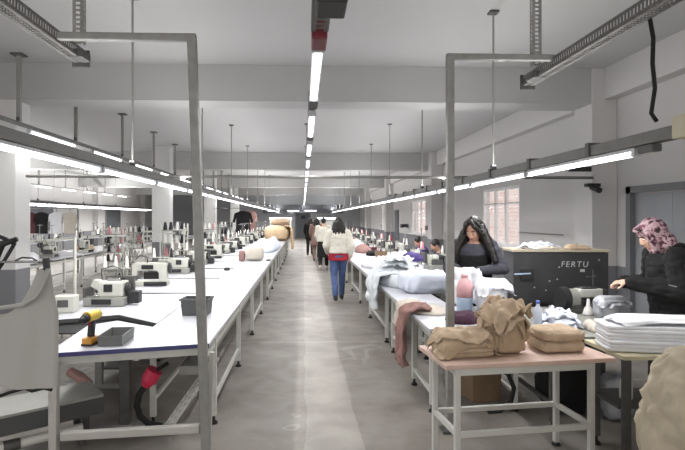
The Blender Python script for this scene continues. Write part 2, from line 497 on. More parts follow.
def drop_cloth(key, core, bev, plan):
    """core: size of the lump below; plan: width, depth, waves, height, start gap, turn of each sheet. Leaves the settled meshes in FOLDS."""
    solid = []

    def collider(o, fr):
        o.modifiers.new('collide', 'COLLISION'); o.collision.thickness_outer = .004; o.collision.cloth_friction = fr; solid.append(o)

    def block(c, d, bv):
        bm = bmesh.new(); bmesh.ops.create_cube(bm, size=1); bmesh.ops.scale(bm, vec=d, verts=bm.verts); bmesh.ops.translate(bm, vec=c, verts=bm.verts)
        bmesh.ops.bevel(bm, geom=list(bm.edges), offset=bv, segments=3, affect='EDGES'); bmesh.ops.triangulate(bm, faces=bm.faces)
        me = bpy.data.meshes.new('block'); bm.to_mesh(me); bm.free(); o = bpy.data.objects.new('block', me); COL.objects.link(o); collider(o, 20)
    block((0, 0, -.05), (3, 3, .1), .01); block((0, 0, core[2] / 2), core, bev)
    top = core[2]
    for i, (w, d, fx, fy, amp, seed, gap, rz) in enumerate(plan):
        vs = []; c, s_ = math.cos(rz), math.sin(rz)
        for j in range(NG + 1):
            for k in range(NG + 1):
                u, v = k / NG - .5, j / NG - .5
                n1 = noise.noise(V((u * 2, v * 2, seed))); n2 = noise.noise(V((u * 3 + 5, v * 3, seed)))
                h = amp * math.sin(u * fx * 2 * PI + 2 * n2 + seed) + amp * .8 * math.sin(v * fy * 2 * PI + 2.5 * n1)
                x, y = u * w + .05 * n2, v * d + .05 * n1
                vs.append((x * c - y * s_, x * s_ + y * c, top + gap + h + .03 * n1))
        n = NG + 1
        me = bpy.data.meshes.new('sheet'); me.from_pydata(vs, [], [(q * n + p, q * n + p + 1, q * n + p + n + 1, q * n + p + n) for q in range(NG) for p in range(NG)]); me.update()
        o = bpy.data.objects.new('sheet', me); COL.objects.link(o)
        md = o.modifiers.new('cloth', 'CLOTH'); t = md.settings
        t.quality = 4; t.mass = .25; t.tension_stiffness = 10; t.compression_stiffness = 6; t.bending_stiffness = .06; t.air_damping = 2
        k_ = md.collision_settings; k_.collision_quality = 2; k_.distance_min = .005; k_.use_self_collision = True; k_.self_distance_min = .005
        for f in range(1, 46): SC.frame_set(f)
        out = bpy.data.meshes.new_from_object(o.evaluated_get(bpy.context.evaluated_depsgraph_get()))
        out.polygons.foreach_set('use_smooth', [True] * len(out.polygons))
        FOLDS['%s%d' % (key, i)] = out
        o.modifiers.clear(); o.data = out.copy(); collider(o, 60)
        top = max(v.co.z for v in out.vertices)
        SC.frame_set(1)
    for o in solid: bpy.data.objects.remove(o)


drop_cloth('A', (.42, .26, .1), .04, [(.56, .38, 3, 2, .014, 1.3, .05, 0), (.50, .36, 2, 2.5, .016, 4.1, .05, .2), (.42, .32, 2.5, 2, .018, 7.7, .05, -.15)])
drop_cloth('B', (.25, .23, .26), .06, [(.50, .46, 4.5, 4, .02, 1.3, .07, 0), (.46, .42, 4, 3.5, .024, 4.1, .06, .6), (.40, .36, 3.4, 3, .03, 7.7, .07, .3)])
drop_cloth('C', (.3, .26, .1), .045, [(.56, .5, 3.5, 3, .028, 2.3, .1, 0), (.46, .44, 3, 3.5, .032, 5.1, .07, .5), (.38, .36, 3, 3, .034, 8.7, .08, .2)])


def sheet_mesh(key, mat):
    me = FOLDS[key].copy(); me.materials.clear(); me.materials.append(MAT[mat]); return me


SHEETS = {}


def sheet(key, name, label, mat, loc, rz=0, sc=(1, 1, 1), group=None):
    if (key, mat) not in SHEETS: SHEETS[key, mat] = sheet_mesh(key, mat)
    o = bpy.data.objects.new(name, SHEETS[key, mat]); COL.objects.link(o); o.location = loc; o.rotation_euler.z = rz; o.scale = sc
    a = o.modifiers.new('smooth', 'SMOOTH'); a.factor = .5; a.iterations = 1 if mat.startswith('tan') else 4
    a = o.modifiers.new('thickness', 'SOLIDIFY'); a.thickness = .004
    a = o.modifiers.new('soft', 'SUBSURF'); a.levels = 0; a.render_levels = 1
    return tag(o, label, 'garment' if 'garment' in name else 'cloth', group)


# ------------------------------------------------------------------ people
def basis(fwd, up=(0, 0, 1)):
    f = V(fwd).normalized(); r = f.cross(V(up)).normalized(); u = r.cross(f)
    return Matrix((r, f, u)).transposed()


def ring_loft(mb, rings, rot, n=20):
    """rings: (centre, half width, half depth); rot: the torso's frame"""
    vs = []; fs = []
    for c, a, b in rings:
        for i in range(n):
            t = 2 * PI * i / n; vs.append(V(c) + rot @ V((a * math.cos(t), b * math.sin(t), 0)))
    for j in range(len(rings) - 1):
        for i in range(n): fs.append((j * n + i, j * n + (i + 1) % n, (j + 1) * n + (i + 1) % n, (j + 1) * n + i))
    fs.append(tuple(reversed(range(n)))); fs.append(tuple(range((len(rings) - 1) * n, len(rings) * n)))
    mb.add(vs, fs, True)


def add_head(mb, c, B):
    g = lambda x, y, z: V(c) + B @ V((x, y, z))
    mb.ell(g(0, -.012, .03), (.074, .094, .09), B, 18, 12)
    mb.ell(g(0, .02, -.035), (.058, .068, .082), B, 16, 10)
    mb.ell(g(0, .052, -.088), (.026, .024, .022), B)                       # chin
    for sx in (-1, 1):
        mb.ell(g(sx * .034, .058, -.02), (.024, .022, .026), B)            # cheek
        mb.ell(g(sx * .03, .074, .028), (.026, .012, .009), B)             # brow
        mb.ell(g(sx * .076, -.008, -.008), (.009, .02, .032), B)           # ear
        mb.ell(g(sx * .009, .094, -.03), (.009, .011, .009), B, 10, 7)
    mb.caps(g(0, .084, .02), g(0, .106, -.024), .009, .012, 10)            # nose
    mb.ell(g(0, .08, -.058), (.022, .012, .006), B); mb.ell(g(0, .078, -.069), (.019, .012, .007), B)


def eyes(parent, c, B):
    g = lambda x, y, z: V(c) + B @ V((x, y, z))
    for sx in (-1, 1):
        m = MB(); m.ell(g(sx * .03, .072, .006), (.014, .011, .0085), B); e = m.build('eye', 'eye', parent)
        m = MB(); m.ell(g(sx * .03, .0815, .004), (.006, .004, .006), B, 10, 7); m.build('iris', 'iris', e)
    m = MB(); m.ell(g(0, .086, -.058), (.02, .008, .0045), B); m.ell(g(0, .085, -.067), (.017, .008, .0055), B); m.build('lips', 'lips', parent)
    for sx in (-1, 1): m = MB(); m.path([g(sx * .012, .086, .032), g(sx * .03, .085, .038), g(sx * .05, .074, .031)], .0045, 6); m.build('eyebrow', 'hair', parent)


def add_hand(mb, w, d, palm_n, side, curl=.6, sc=1.0):
    """w wrist, d pointing direction, palm_n palm normal; side +1 / -1 where the thumb leaves"""
    d = V(d).normalized(); pn = V(palm_n); pn = (pn - d * pn.dot(d)).normalized(); x = d.cross(pn) * side
    B = Matrix((x, d, pn)).transposed(); w = V(w)
    mb.ell(w + d * .045 * sc, (.038 * sc, .05 * sc, .016 * sc), B)
    for k, (o, L, r) in enumerate(((-.028, .062, .0078), (-.0095, .078, .0088), (.0095, .084, .0092), (.028, .074, .0088))):
        p = w + d * .085 * sc + x * o * sc; q = d.copy(); seg = (.46, .31, .23)
        for j, f in enumerate(seg):
            ang = curl * (.45 + .4 * j) * (1.1 - .08 * k)
            q2 = (d * math.cos(ang * (j + 1) * .8) + pn * math.sin(ang * (j + 1) * .8)).normalized()
            e = p + q2 * L * f * sc; mb.caps(p, e, r * sc * (1 - .08 * j), r * sc * (.92 - .08 * j), 8); p = e
    p = w + d * .028 * sc + x * .03 * sc
    for L, v_ in ((.042, d * .6 + x * .75 + pn * .25), (.034, d * .85 + x * .3 + pn * .4)):
        e = p + V(v_).normalized() * L * sc; mb.caps(p, e, .0115 * sc, .0095 * sc, 8); p = e


def person(label, base, fwd, J, cfg, voxel=.011):
    """J: joints in the figure's own frame (x right, y forward, z up, from the floor under the pelvis)"""
    root = thing('person', label, 'person', (0, 0, 0))
    B = basis(fwd); base = V(base)
    g = lambda p: base + B @ V(p)
    j = {k: g(p) for k, p in J.items()}
    HB = B @ Matrix.Rotation(cfg.get('turn', 0), 3, 'Z') @ Matrix.Rotation(-cfg.get('nod', 0), 3, 'X')
    hc = j['head']
    spine = (j['neck'] - j['pelvis']).normalized()
    TB = Matrix((B.col[0], spine.cross(B.col[0]).normalized(), spine)).transposed()
    sw = cfg.get('w', 1.0)
    pe, ne = j['pelvis'], j['neck']
    L = lambda t: pe.lerp(ne, t)
    tors = [(L(-.2), .085 * sw, .075), (L(-.1), .155 * sw, .1), (L(.05), .165 * sw, .108), (L(.2), .15 * sw, .098), (L(.4), .128 * sw, .088), (L(.6), .148 * sw, .1), (L(.78), .165 * sw, .102), (L(.9), .13 * sw, .078), (L(.97), .07, .062), (L(1.0), .05, .05)]
    arm = lambda s_: [j['sh' + s_], j['el' + s_], j['wr' + s_]]
    leg = lambda s_: [j['hip' + s_], j['kn' + s_], j['an' + s_]]
    b = MB(); ring_loft(b, tors, TB)
    b.caps(ne - spine * .04, hc - HB.col[2] * .06 - HB.col[1] * .015, .052, .047)
    add_head(b, hc, HB)
    for s_, sg in (('L', -1), ('R', 1)):
        b.limb(arm(s_), [.05, .038, .026]); b.ell(j['sh' + s_], (.056,) * 3)
        a, w = j['el' + s_], j['wr' + s_]; dd = cfg.get('hd' + s_); dd = B @ V(dd) if dd else (w - a)
        pn = cfg.get('pn' + s_); pn = B @ V(pn) if pn else B @ V((-sg, 0, 0))
        add_hand(b, w, dd, pn, cfg.get('th' + s_, 1), cfg.get('curl', .55))
        b.limb(leg(s_), [.082, .054, .036])
        an = j['an' + s_]; f = B.col[1]; b.caps(an - V((0, 0, .05)) - f * .03, an - V((0, 0, .055)) + f * .13, .034, .028)
    remesh(b, 'body', cfg.get('skin', 'skin'), root, voxel, 2)
    if cfg.get('face'): eyes(root, hc, HB)
    # upper clothing
    t = cfg['top_t']
    c = MB(); k = cfg.get('ease', .022)
    rings = []
    for q in range(9):
        f = t + (.95 - t) * q / 8
        for i in range(len(tors) - 1):
            f0 = (-.2, -.1, .05, .2, .4, .6, .78, .9, .97, 1.0)
            if f0[i] <= f <= f0[i + 1]:
                u = (f - f0[i]) / (f0[i + 1] - f0[i]); a = tors[i][1] * (1 - u) + tors[i + 1][1] * u; d_ = tors[i][2] * (1 - u) + tors[i + 1][2] * u
                break
        else:
            a, d_ = tors[1][1], tors[1][2]
        if f < .1: a, d_ = max(a, .165 * sw), max(d_, .108)
        if f < .0: a += cfg.get('flare', 0) * -f; d_ += cfg.get('flare', 0) * -f
        loose = cfg.get('loose', 0) * max(0, 1 - abs(f - .3) / .5)
        rings.append((L(f), a + k + loose, d_ + k + loose))
    ring_loft(c, rings, TB)
    for s_ in 'LR':
        p = arm(s_); cu = cfg.get('cuff', .94)
        e = p[1].lerp(p[2], cu) if cu > 0 else p[0].lerp(p[1], .5)
        c.ell(p[0], (.056 + k,) * 3)
        c.limb([p[0], p[1], e] if cu > 0 else [p[0], e], [.05 + k + .004, .04 + k + cfg.get('loose', 0) * .4, .03 + k * .8] if cu > 0 else [.05 + k, .045 + k])
    remesh(c, cfg.get('top_name', 'sweater'), cfg['top'], root, voxel, 3, cfg.get('wr', .007), 13, cfg.get('seed', 1))
    if cfg.get('hem'):
        c = MB(); ring_loft(c, [(L(t - .3), .2 * sw + .014, .15), (L(t - .13), .2 * sw + .012, .122), (L(t - .02), .19 * sw + .012, .135), (L(t + .06), .165 * sw + .01, .116)], TB)
        remesh(c, 'shirt', cfg['hem'], root, voxel, 2)
    # lower clothing
    if cfg.get('low'):
        c = MB(); ring_loft(c, [(L(-.16), .13 * sw, .1), (L(-.08), .178 * sw, .13), (L(.1), .18 * sw, .125), (L(.2), .158 * sw, .106)], TB)
        for s_ in 'LR':
            p = leg(s_); lw = cfg.get('legw', 1); c.limb([p[0], p[1], p[1].lerp(p[2], cfg.get('lowcut', .93))], [.098 * lw, .07 * lw, .058 * lw])
        if cfg.get('skirt'):
            z = cfg['skirt']; bb = V((pe.x, pe.y, 0))
            ring_loft(c, [(bb + V((0, 0, z)), .22, .19), (bb + V((0, 0, (z + pe.z) / 2)), .2, .16), (pe, .17, .115)], B)
        remesh(c, cfg.get('low_name', 'trousers'), cfg['low'], root, voxel, 3, .005, 14, 3)
    for s_ in 'LR':
        an = j['an' + s_]; f = B.col[1]; c = MB()
        c.caps(an - V((0, 0, .045)) - f * .035, an - V((0, 0, .05)) + f * .14, .042, .035); c.caps(an - V((0, 0, .04)), an + V((0, 0, .01)), .045, .044)
        o = remesh(c, 'shoe', cfg.get('shoe', 'shoe'), root, voxel, 2)
    # hair
    h = cfg.get('hair', 'short')
    if h:
        G = lambda x, y, z: hc + HB @ V((x, y, z))
        c = MB(); c.ell(G(0, -.025, .042), (.088, .098, .094), HB, 18, 12) if not cfg.get('spread') else c.ell(G(0, -.04, .045), (.09, .094, .1), HB, 18, 12)
        if h != 'short':
            n = 7; drop = cfg.get('hairlen', .26)
            for i in range(n):
                a = PI * (i / (n - 1)) ; x = math.cos(a) * .085; y = -.02 - math.sin(a) * .085
                p0 = G(x, y - (.012 if cfg.get('spread') else 0), .03); d_ = V((B.col[0].x * x * (2.6 if cfg.get('spread') else .9), B.col[0].y * x * (2.6 if cfg.get('spread') else .9), 0)) - B.col[1] * .02
                p1 = p0.lerp(p0 + V((0, 0, -drop * .5)) + d_ * .35, 1); p2 = p1 + V((0, 0, -drop * .5)) + d_ * .3
                if cfg.get('hairfront') and i in (0, 1, n - 1, n - 2): p1 += B.col[1] * .03; p2 += B.col[1] * .075
                c.limb([p0, p1, p2], [.03, .044, .034] if cfg.get('spread') else [.03, .03, .016])
        if cfg.get('spread'):
            for sx in (-1, 1): c.limb([G(sx * .012, .04, .135), G(sx * .05, .066, .085), G(sx * .083, .04, .02), G(sx * .1, .0, -.09)], [.024, .022, .024, .034])
        remesh(c, 'hair', 'hair', root, voxel * .9, 2, .006, 30, 5)
        if cfg.get('band'):
            c = MB(); pts = [G(math.cos(a) * .092, .012 + .008 * math.sin(a), .048 + math.sin(a) * .092) for a in [PI * q / 14 for q in range(15)]]
            c.path(pts, .009, 8); c.build('headband', 'headband', root)
    return root, j, HB, B


STAND = dict(pelvis=(0, 0, .92), neck=(0, .0, 1.42), head=(0, .02, 1.555), shL=(-.175, 0, 1.37), shR=(.175, 0, 1.37),
             elL=(-.22, -.04, 1.1), elR=(.22, -.04, 1.1), wrL=(-.21, .05, .87), wrR=(.21, .05, .87),
             hipL=(-.09, 0, .88), hipR=(.09, 0, .88), knL=(-.1, .02, .49), knR=(.1, .02, .49), anL=(-.1, -.02, .095), anR=(.1, -.02, .095))


def walk(lift=.0, st=.2):
    J = dict(STAND)
    J.update(knR=(.09, .14, .5), anR=(.09, st, .095), knL=(-.09, -.02, .5), anL=(-.09, -st * 1.2, .13),
             elL=(-.23, .06, 1.12), wrL=(-.2, .2, .94), elR=(.23, -.12, 1.12), wrR=(.24, -.12, .87))
    return J


exec_people = []

# standing woman with long dark hair sorting white cloth
J = dict(STAND); J.update(head=(.0, .1, 1.545), neck=(0, .04, 1.425), elL=(-.31, .07, 1.13), wrL=(-.06, .33, 1.13), elR=(.27, .1, 1.12), wrR=(.16, .36, 1.15))
W1 = V((1.9, 5.5, 0))
p1, j1, _, B1 = person('standing woman with long dark hair and grey headband sorting white cloth', W1, (-.36, -.93, 0), J,
    dict(top='grey_knit', top_t=-.12, top_name='sweater', low='black_cloth', hair='long', hairlen=.36, hairfront=1, band=1, nod=R(29), turn=R(-22), face=1, spread=1,
         hdL=(.5, .7, -.2), hdR=(-.6, .6, -.2), pnL=(.4, -.2, -1), pnR=(-.4, -.2, -1), thL=1, thR=-1, curl=.8), .0095)
ap = MB(); spn = (j1['neck'] - j1['pelvis']).normalized(); TB1 = Matrix((B1.col[0], spn.cross(B1.col[0]).normalized(), spn)).transposed()
LL = lambda t: j1['pelvis'].lerp(j1['neck'], t)
ring_loft(ap, [(LL(-.3), .225, .17), (LL(0), .212, .155), (LL(.3), .19, .14), (LL(.55), .186, .138), (LL(.72), .17, .136)], TB1)
remesh(ap, 'vest', 'black_cloth', p1, .011, 3, .006, 12, 4)

# woman in a floral headscarf at the near table
J = dict(STAND); J.update(head=(0, .17, 1.525), neck=(0, .07, 1.41), shL=(-.19, .06, 1.345), shR=(.19, .06, 1.345), elL=(-.27, .05, 1.08), wrL=(-.03, .36, 1.13), elR=(.27, .04, 1.08), wrR=(.14, .34, 1.11))
W2 = V((3.17, 4.18, 0))
p2, j2, HB2, B2 = person('woman in pink floral headscarf and black jacket bent over her work', W2, (-1, .2, 0), J,
    dict(top='black_cloth', top_t=-.3, top_name='jacket', low='black_cloth', hair=None, nod=R(30), turn=R(0), face=1, ease=.04, loose=.03, flare=.1, skin='skin_pale', cuff=.92,
         hdL=(.45, .75, -.1), hdR=(-.4, .8, -.1), pnL=(.5, 0, -1), pnR=(-.5, 0, -1), thL=1, thR=-1, curl=.9, wr=.009), .0095)
h2 = j2['head']; G2 = lambda x, y, z: h2 + HB2 @ V((x, y, z))
sc = MB(); sc.ell(G2(0, -.032, .03), (.094, .116, .118), HB2, 20, 14); sc.ell(G2(0, -.05, -.07), (.088, .09, .1), HB2); sc.ell(G2(0, .058, .1), (.07, .046, .026), HB2)
for sx in (-1, 1): sc.limb([G2(sx * .076, .045, .06), G2(sx * .078, .04, -.03), G2(sx * .05, .035, -.115)], [.028, .028, .03])
sc.limb([G2(0, .03, -.13), G2(-.03, .0, -.2)], [.05, .036]); sc.limb([G2(-.03, .02, -.16), G2(-.08, .03, -.25)], [.032, .018])
sc.limb([G2(-.02, -.06, -.1), j2['neck'] + V((.05, 0, .02))], [.085, .075])
remesh(sc, 'headscarf', 'scarf', p2, .009, 3, .006, 14, 8)
for sg in (-1, 1):
    a = j2['sh' + 'LR'[sg > 0]] + B2 @ V((sg * .102, .0, -.04)); e = j2['el' + 'LR'[sg > 0]] + B2 @ V((sg * .088, 0, .03))
    pp = MB(); pp.path([a, a.lerp(e, .5) + B2 @ V((sg * .012, -.02, 0)), e, e + B2 @ V((-sg * .07, .12, .03))], .005, 6); pp.build('piping', 'piping', p2)
nk = MB(); nk.ell(j2['neck'] + V((.06, 0, .02)), (.12, .135, .05)); remesh(nk, 'collar', 'black_cloth', p2, .01, 2, .004, 14)

# people walking away down the aisle
def walker(label, px, py, cfg, J, fwd=(0, 1, 0), vox=.013):
    b = onz(px, py, 0); return person(label, b, fwd, J, cfg, vox)


Ja = walk(); Ja.update(elL=(-.245, .02, 1.13), wrL=(-.2, .2, .98), elR=(.25, -.08, 1.13), wrR=(.24, .0, .9))
walker('walking woman in cream sweater over red shirt and blue jeans', 338.5, 301, dict(top='cream_knit', top_t=.1, top_name='sweater', hem='red_cloth', low='denim', hair='long', hairlen=.24, wr=.008, ease=.03, loose=.018, shoe='shoe', w=.98), Ja, (-.06, 1, 0))
Jb = walk(); Jb['elR'] = (.25, .02, 1.12); Jb['wrR'] = (.15, .2, 1.05)
walker('walker in cream top and black skirt ahead of the cream sweater', 323.5, 270, dict(top='cream_knit', top_t=.0, top_name='blouse', low='black_cloth', low_name='skirt', skirt=.42, hair='short', ease=.03, loose=.02, lowcut=.8, shoe='pale_shoe'), Jb, (.1, 1, 0), .016)
walker('walker in long brown coat between black coat and cream top', 316.5, 262, dict(top='brown_cloth', top_t=-.55, top_name='coat', low='brown_cloth', hair='long', hairlen=.2, ease=.03, flare=.12), walk(st=.12), (0, 1, 0), .018)
walker('farthest walker all in black in the middle of the aisle', 310, 256, dict(top='black_cloth', top_t=-.35, top_name='coat', low='black_cloth', hair='long', hairlen=.2, ease=.03, flare=.1), walk(st=.22), (.05, 1, 0), .018)
for (X, Y, lab, top, tn) in ((3.04, 12.05, 'seated machinist with dark hair beyond the purple cloth', 'purple', 0), (3.04, 10.5, 'seated dark-haired machinist in grey behind the nearest aisle-side machines', 'grey_knit', 0)):
    J = dict(pelvis=(0, 0, .53), neck=(0, .16, .98), head=(0, .25, 1.1), shL=(-.175, .14, .93), shR=(.175, .14, .93), elL=(-.24, .22, .87), elR=(.24, .22, .87), wrL=(-.12, .42, .85), wrR=(.12, .42, .85),
             hipL=(-.1, .02, .54), hipR=(.1, .02, .54), knL=(-.12, .38, .52), knR=(.12, .38, .52), anL=(-.12, .22, .1), anR=(.12, .22, .1))
    person(lab, (X, Y, 0), (-1, -.1, 0), J, dict(top=top, top_t=-.05, low='black_cloth', hair='short', nod=R(32), skin='skin'), .015)

# ------------------------------------------------------------------ the setting
XL, XR, YB, YF, H = -12.1, 4.79, -2.5, 42.0, 3.96
struct(MB().box(((XL + XR) / 2, (YB + YF) / 2, -.05), (XR - XL + .4, YF - YB + .4, .1)).build('floor', 'floor'))
struct(MB().box(((XL + XR) / 2, (YB + YF) / 2, H + .05), (XR - XL + .4, YF - YB + .4, .1)).build('ceiling', 'ceiling'))
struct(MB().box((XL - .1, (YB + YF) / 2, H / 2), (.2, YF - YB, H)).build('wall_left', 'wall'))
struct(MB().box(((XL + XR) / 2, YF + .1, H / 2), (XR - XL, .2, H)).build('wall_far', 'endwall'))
wins = [(10.9, 13.2), (19.4, 21.9), (27.9, 30.3), (36.4, 38.8)]
ZS, ZT = 1.02, 2.42
w = MB(); y0 = YB
DOOR = (5.55, 7.22, 2.14)
ops = [(DOOR[0], DOOR[1], 0, DOOR[2])] + [(a, b, ZS, ZT) for a, b in wins]
for a, b, z0, z1 in ops:
    w.box((XR + .1, (y0 + a) / 2, H / 2), (.2, a - y0, H))
    if z0 > 0: w.box((XR + .1, (a + b) / 2, z0 / 2), (.2, b - a, z0))
    w.box((XR + .1, (a + b) / 2, (z1 + H) / 2), (.2, b - a, H - z1)); y0 = b
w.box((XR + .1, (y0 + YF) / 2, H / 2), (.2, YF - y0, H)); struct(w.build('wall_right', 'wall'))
for i, (a, b) in enumerate(wins):
    f = MB(); t = .07; x = XR + .05
    for z in (ZS + t / 2, ZT - t / 2): f.box((x, (a + b) / 2, z), (.08, b - a - .004, t))
    for y in (a + t / 2 + .002, b - t / 2 - .002, a + (b - a) * .36, a + (b - a) * .64): f.box((x, y, (ZS + ZT) / 2), (.075, t, ZT - ZS - .01))
    f.box((x, (a + b) / 2, ZS + (ZT - ZS) * .72), (.06, b - a - .02, .04))
    fr = struct(f.build('window_%d' % (i + 1), 'win_frame'))
    MB().box((x + .005, (a + b) / 2, (ZS + ZT) / 2), (.008, b - a - .03, ZT - ZS - .05)).build('window_pane', 'glass', fr)
    s_ = MB().box((XR - .03, (a + b) / 2, ZS - .02), (.14, b - a + .1, .035)).build('window_sill', 'win_frame', fr)
nb = struct(MB().box((11, 24, 3.4), (.3, 70, 8)).build('outside_building', 'brick'))
# door in the right wall
d = MB(); a, b, z = DOOR
for y in (a + .05, b - .05): d.box((XR + .03, y, z / 2), (.12, .1, z))
d.box((XR + .03, (a + b) / 2, z - .05), (.12, b - a, .1))
dr = struct(d.build('door_1', 'door_frame'))
for k in (0, 1):
    yy = a + .1 + (b - a - .2) * (k + .5) / 2
    lf = MB().box((XR + .07, yy, (z - .1) / 2 + .005), (.05, (b - a - .2) / 2 - .006, z - .12)).build('door_leaf', 'door', dr)
hd = MB(); hd.bar((XR + .0, (a + b) / 2 - .08, 1.03), (XR + .0, (a + b) / 2 - .2, 1.03), .02, .02); hd.bar((XR + .05, (a + b) / 2 - .08, 1.03), (XR - .005, (a + b) / 2 - .08, 1.03), .02, .02); hd.build('door_handle', 'chrome', dr)
# a grey doorway further along the right wall and a door in the far wall
d2 = MB().box((XR - .02, 25.3, 1.05), (.04, 1.0, 2.1)).build('door_2', 'door_frame'); struct(d2)
MB().box((XR - .045, 25.3, 1.03), (.02, .86, 2.0)).build('door_leaf', 'dark_band', d2)
d3 = struct(MB().box((-.02, YF - .03, 1.1), (1.3, .06, 2.2)).build('door_3', 'door_frame'))
MB().box((-.02, YF - .07, 1.08), (1.1, .03, 2.1)).build('door_leaf', 'dark_band', d3)
MB().box((.0, YF - .09, 1.75), (.34, .012, .3)).build('door_window', 'black', d3)
# beams and columns
for k, (y, hb) in enumerate(((7.48, .54), (17.4, .6), (27.4, .6), (36.5, .6))):
    struct(MB().box(((XL + 4.58) / 2, y + .25, H - hb / 2), (4.58 - XL - .02, .5, hb - .002)).build('beam', 'beam'))
struct(MB().box((4.69, (YB + YF) / 2, H - .235), (.2, YF - YB, .468)).build('beam', 'wall'))
for y in (7.5, 16.0, 24.3, 33.0):
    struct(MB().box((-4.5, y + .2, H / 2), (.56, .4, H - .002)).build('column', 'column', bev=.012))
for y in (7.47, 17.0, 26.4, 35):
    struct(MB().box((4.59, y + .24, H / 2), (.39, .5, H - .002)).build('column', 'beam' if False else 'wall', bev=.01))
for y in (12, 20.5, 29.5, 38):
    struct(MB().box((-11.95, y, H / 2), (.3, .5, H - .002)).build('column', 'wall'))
for k, (ya, yb) in enumerate(((13.5, 15.5), (22.0, 24.6), (31, 33.5))):
    wf = struct(MB().box((XL + .03, (ya + yb) / 2, 1.75), (.06, yb - ya, 1.5)).build('window_%d' % (5 + k), 'grey_enamel'))
    MB().box((XL + .07, (ya + yb) / 2, 1.75), (.02, yb - ya - .2, 1.32)).build('window_pane', 'dark_band', wf)

# wall boxes and conduit on the right wall
cd = MB(); cd.path([(XR - .03, 9, 1.37), (XR - .03, 10.85, 1.37)], .012); tag(cd.build('wall_mounted_conduit', 'steel'), 'short grey conduit on the wall under the nearest window side', 'pipe')
for k, (y, L_) in enumerate(((17.9, .6), (22.6, .55))):
    tag(MB().box((XR - .2, y, 1.32), (.3, .34, .17)).build('wall_mounted_box', 'black', bev=.01), ('nearer' if k == 0 else 'farther') + ' small black box on the wall beyond the first window', 'box', 'black wall boxes')
pc = MB(); pc.path([(-4.0, 7.38, 2.285), (4.36, 7.38, 2.285)], .022, 10)
tag(pc.build('hanging_cross_pipe', 'steel'), 'long thin grey pipe crossing the whole room under the first beam', 'pipe')
cm = thing('wall_mounted_camera', 'small black camera on the column where the cross pipe ends', 'camera', (4.32, 7.2, 2.1))
MB().box((0, .12, .07), (.2, .1, .05)).build('mount', 'black', cm, .005)
MB().tube((0, .12, .045), (0, -.06, -.02), .05, .042, 14).build('camera_body', 'black', cm)
tag(MB().box((4.19, 7.43, 2.42), (.34, .05, .075)).build('wall_mounted_bar', 'black', bev=.01), 'short black bar fixed to the column just under the light trunking', 'bar')

# ------------------------------------------------------------------ light trunking
def trunking(name, label, x, y0, y1, z, w=.07, h=.09):
    t = thing(name, label, 'trunking', (x, y0, z))
    MB().box((0, (y1 - y0) / 2, 0), (w, y1 - y0, h)).build('channel', 'trunk', t, .004)
    return t


def batten():
    t = thing('hanging_batten_light', 'x', 'light')
    MB().box((0, .75, .024), (.05, 1.5, .022)).build('housing', 'housing', t, .004)
    MB().tube((0, .02, -.004), (0, 1.48, -.004), .017, n=10).build('tube', 'tube', t)
    m = MB()
    m.box((0, .01, .0), (.052, .03, .045)); m.build('end_cap', 'housing', t)
    MB().box((0, 1.49, .0), (.052, .03, .045)).build('end_cap', 'housing', t)
    return t


proto = batten(); first = [True]


def place_batten(x, y, z, label, group, s=1.0):
    if first[0]:
        first[0] = False; o = proto; o.location = (x, y, z); o['label'] = label; o['group'] = group
    else:
        o = dup(proto, (x, y, z), 0, label, group)
    o.scale.y = s
    return o


rodp = {}


def rod(x, y, z0, label, group, r=.011, plate=.09):
    key = (r, round(z0, 2))
    if key not in rodp:
        t = thing('ceiling_drop_rod', label, 'rod', (x, y, z0), 0, group)
        if r > .02: MB().box((0, 0, (H - .02 - z0) / 2), (r * 2, r * 2, H - .02 - z0)).build('rod', 'steel', t)
        else: MB().tube((0, 0, 0), (0, 0, H - .02 - z0), r, n=8).build('rod', 'steel', t)
        MB().box((0, 0, H - z0 - .012), (plate, plate, .022)).build('ceiling_plate', 'steel_dark', t)
        MB().box((0, 0, .03), (.05, .06, .055)).build('clamp', 'steel_dark', t)
        rodp[key] = t; return t
    return dup(rodp[key], (x, y, z0), None, label, group)


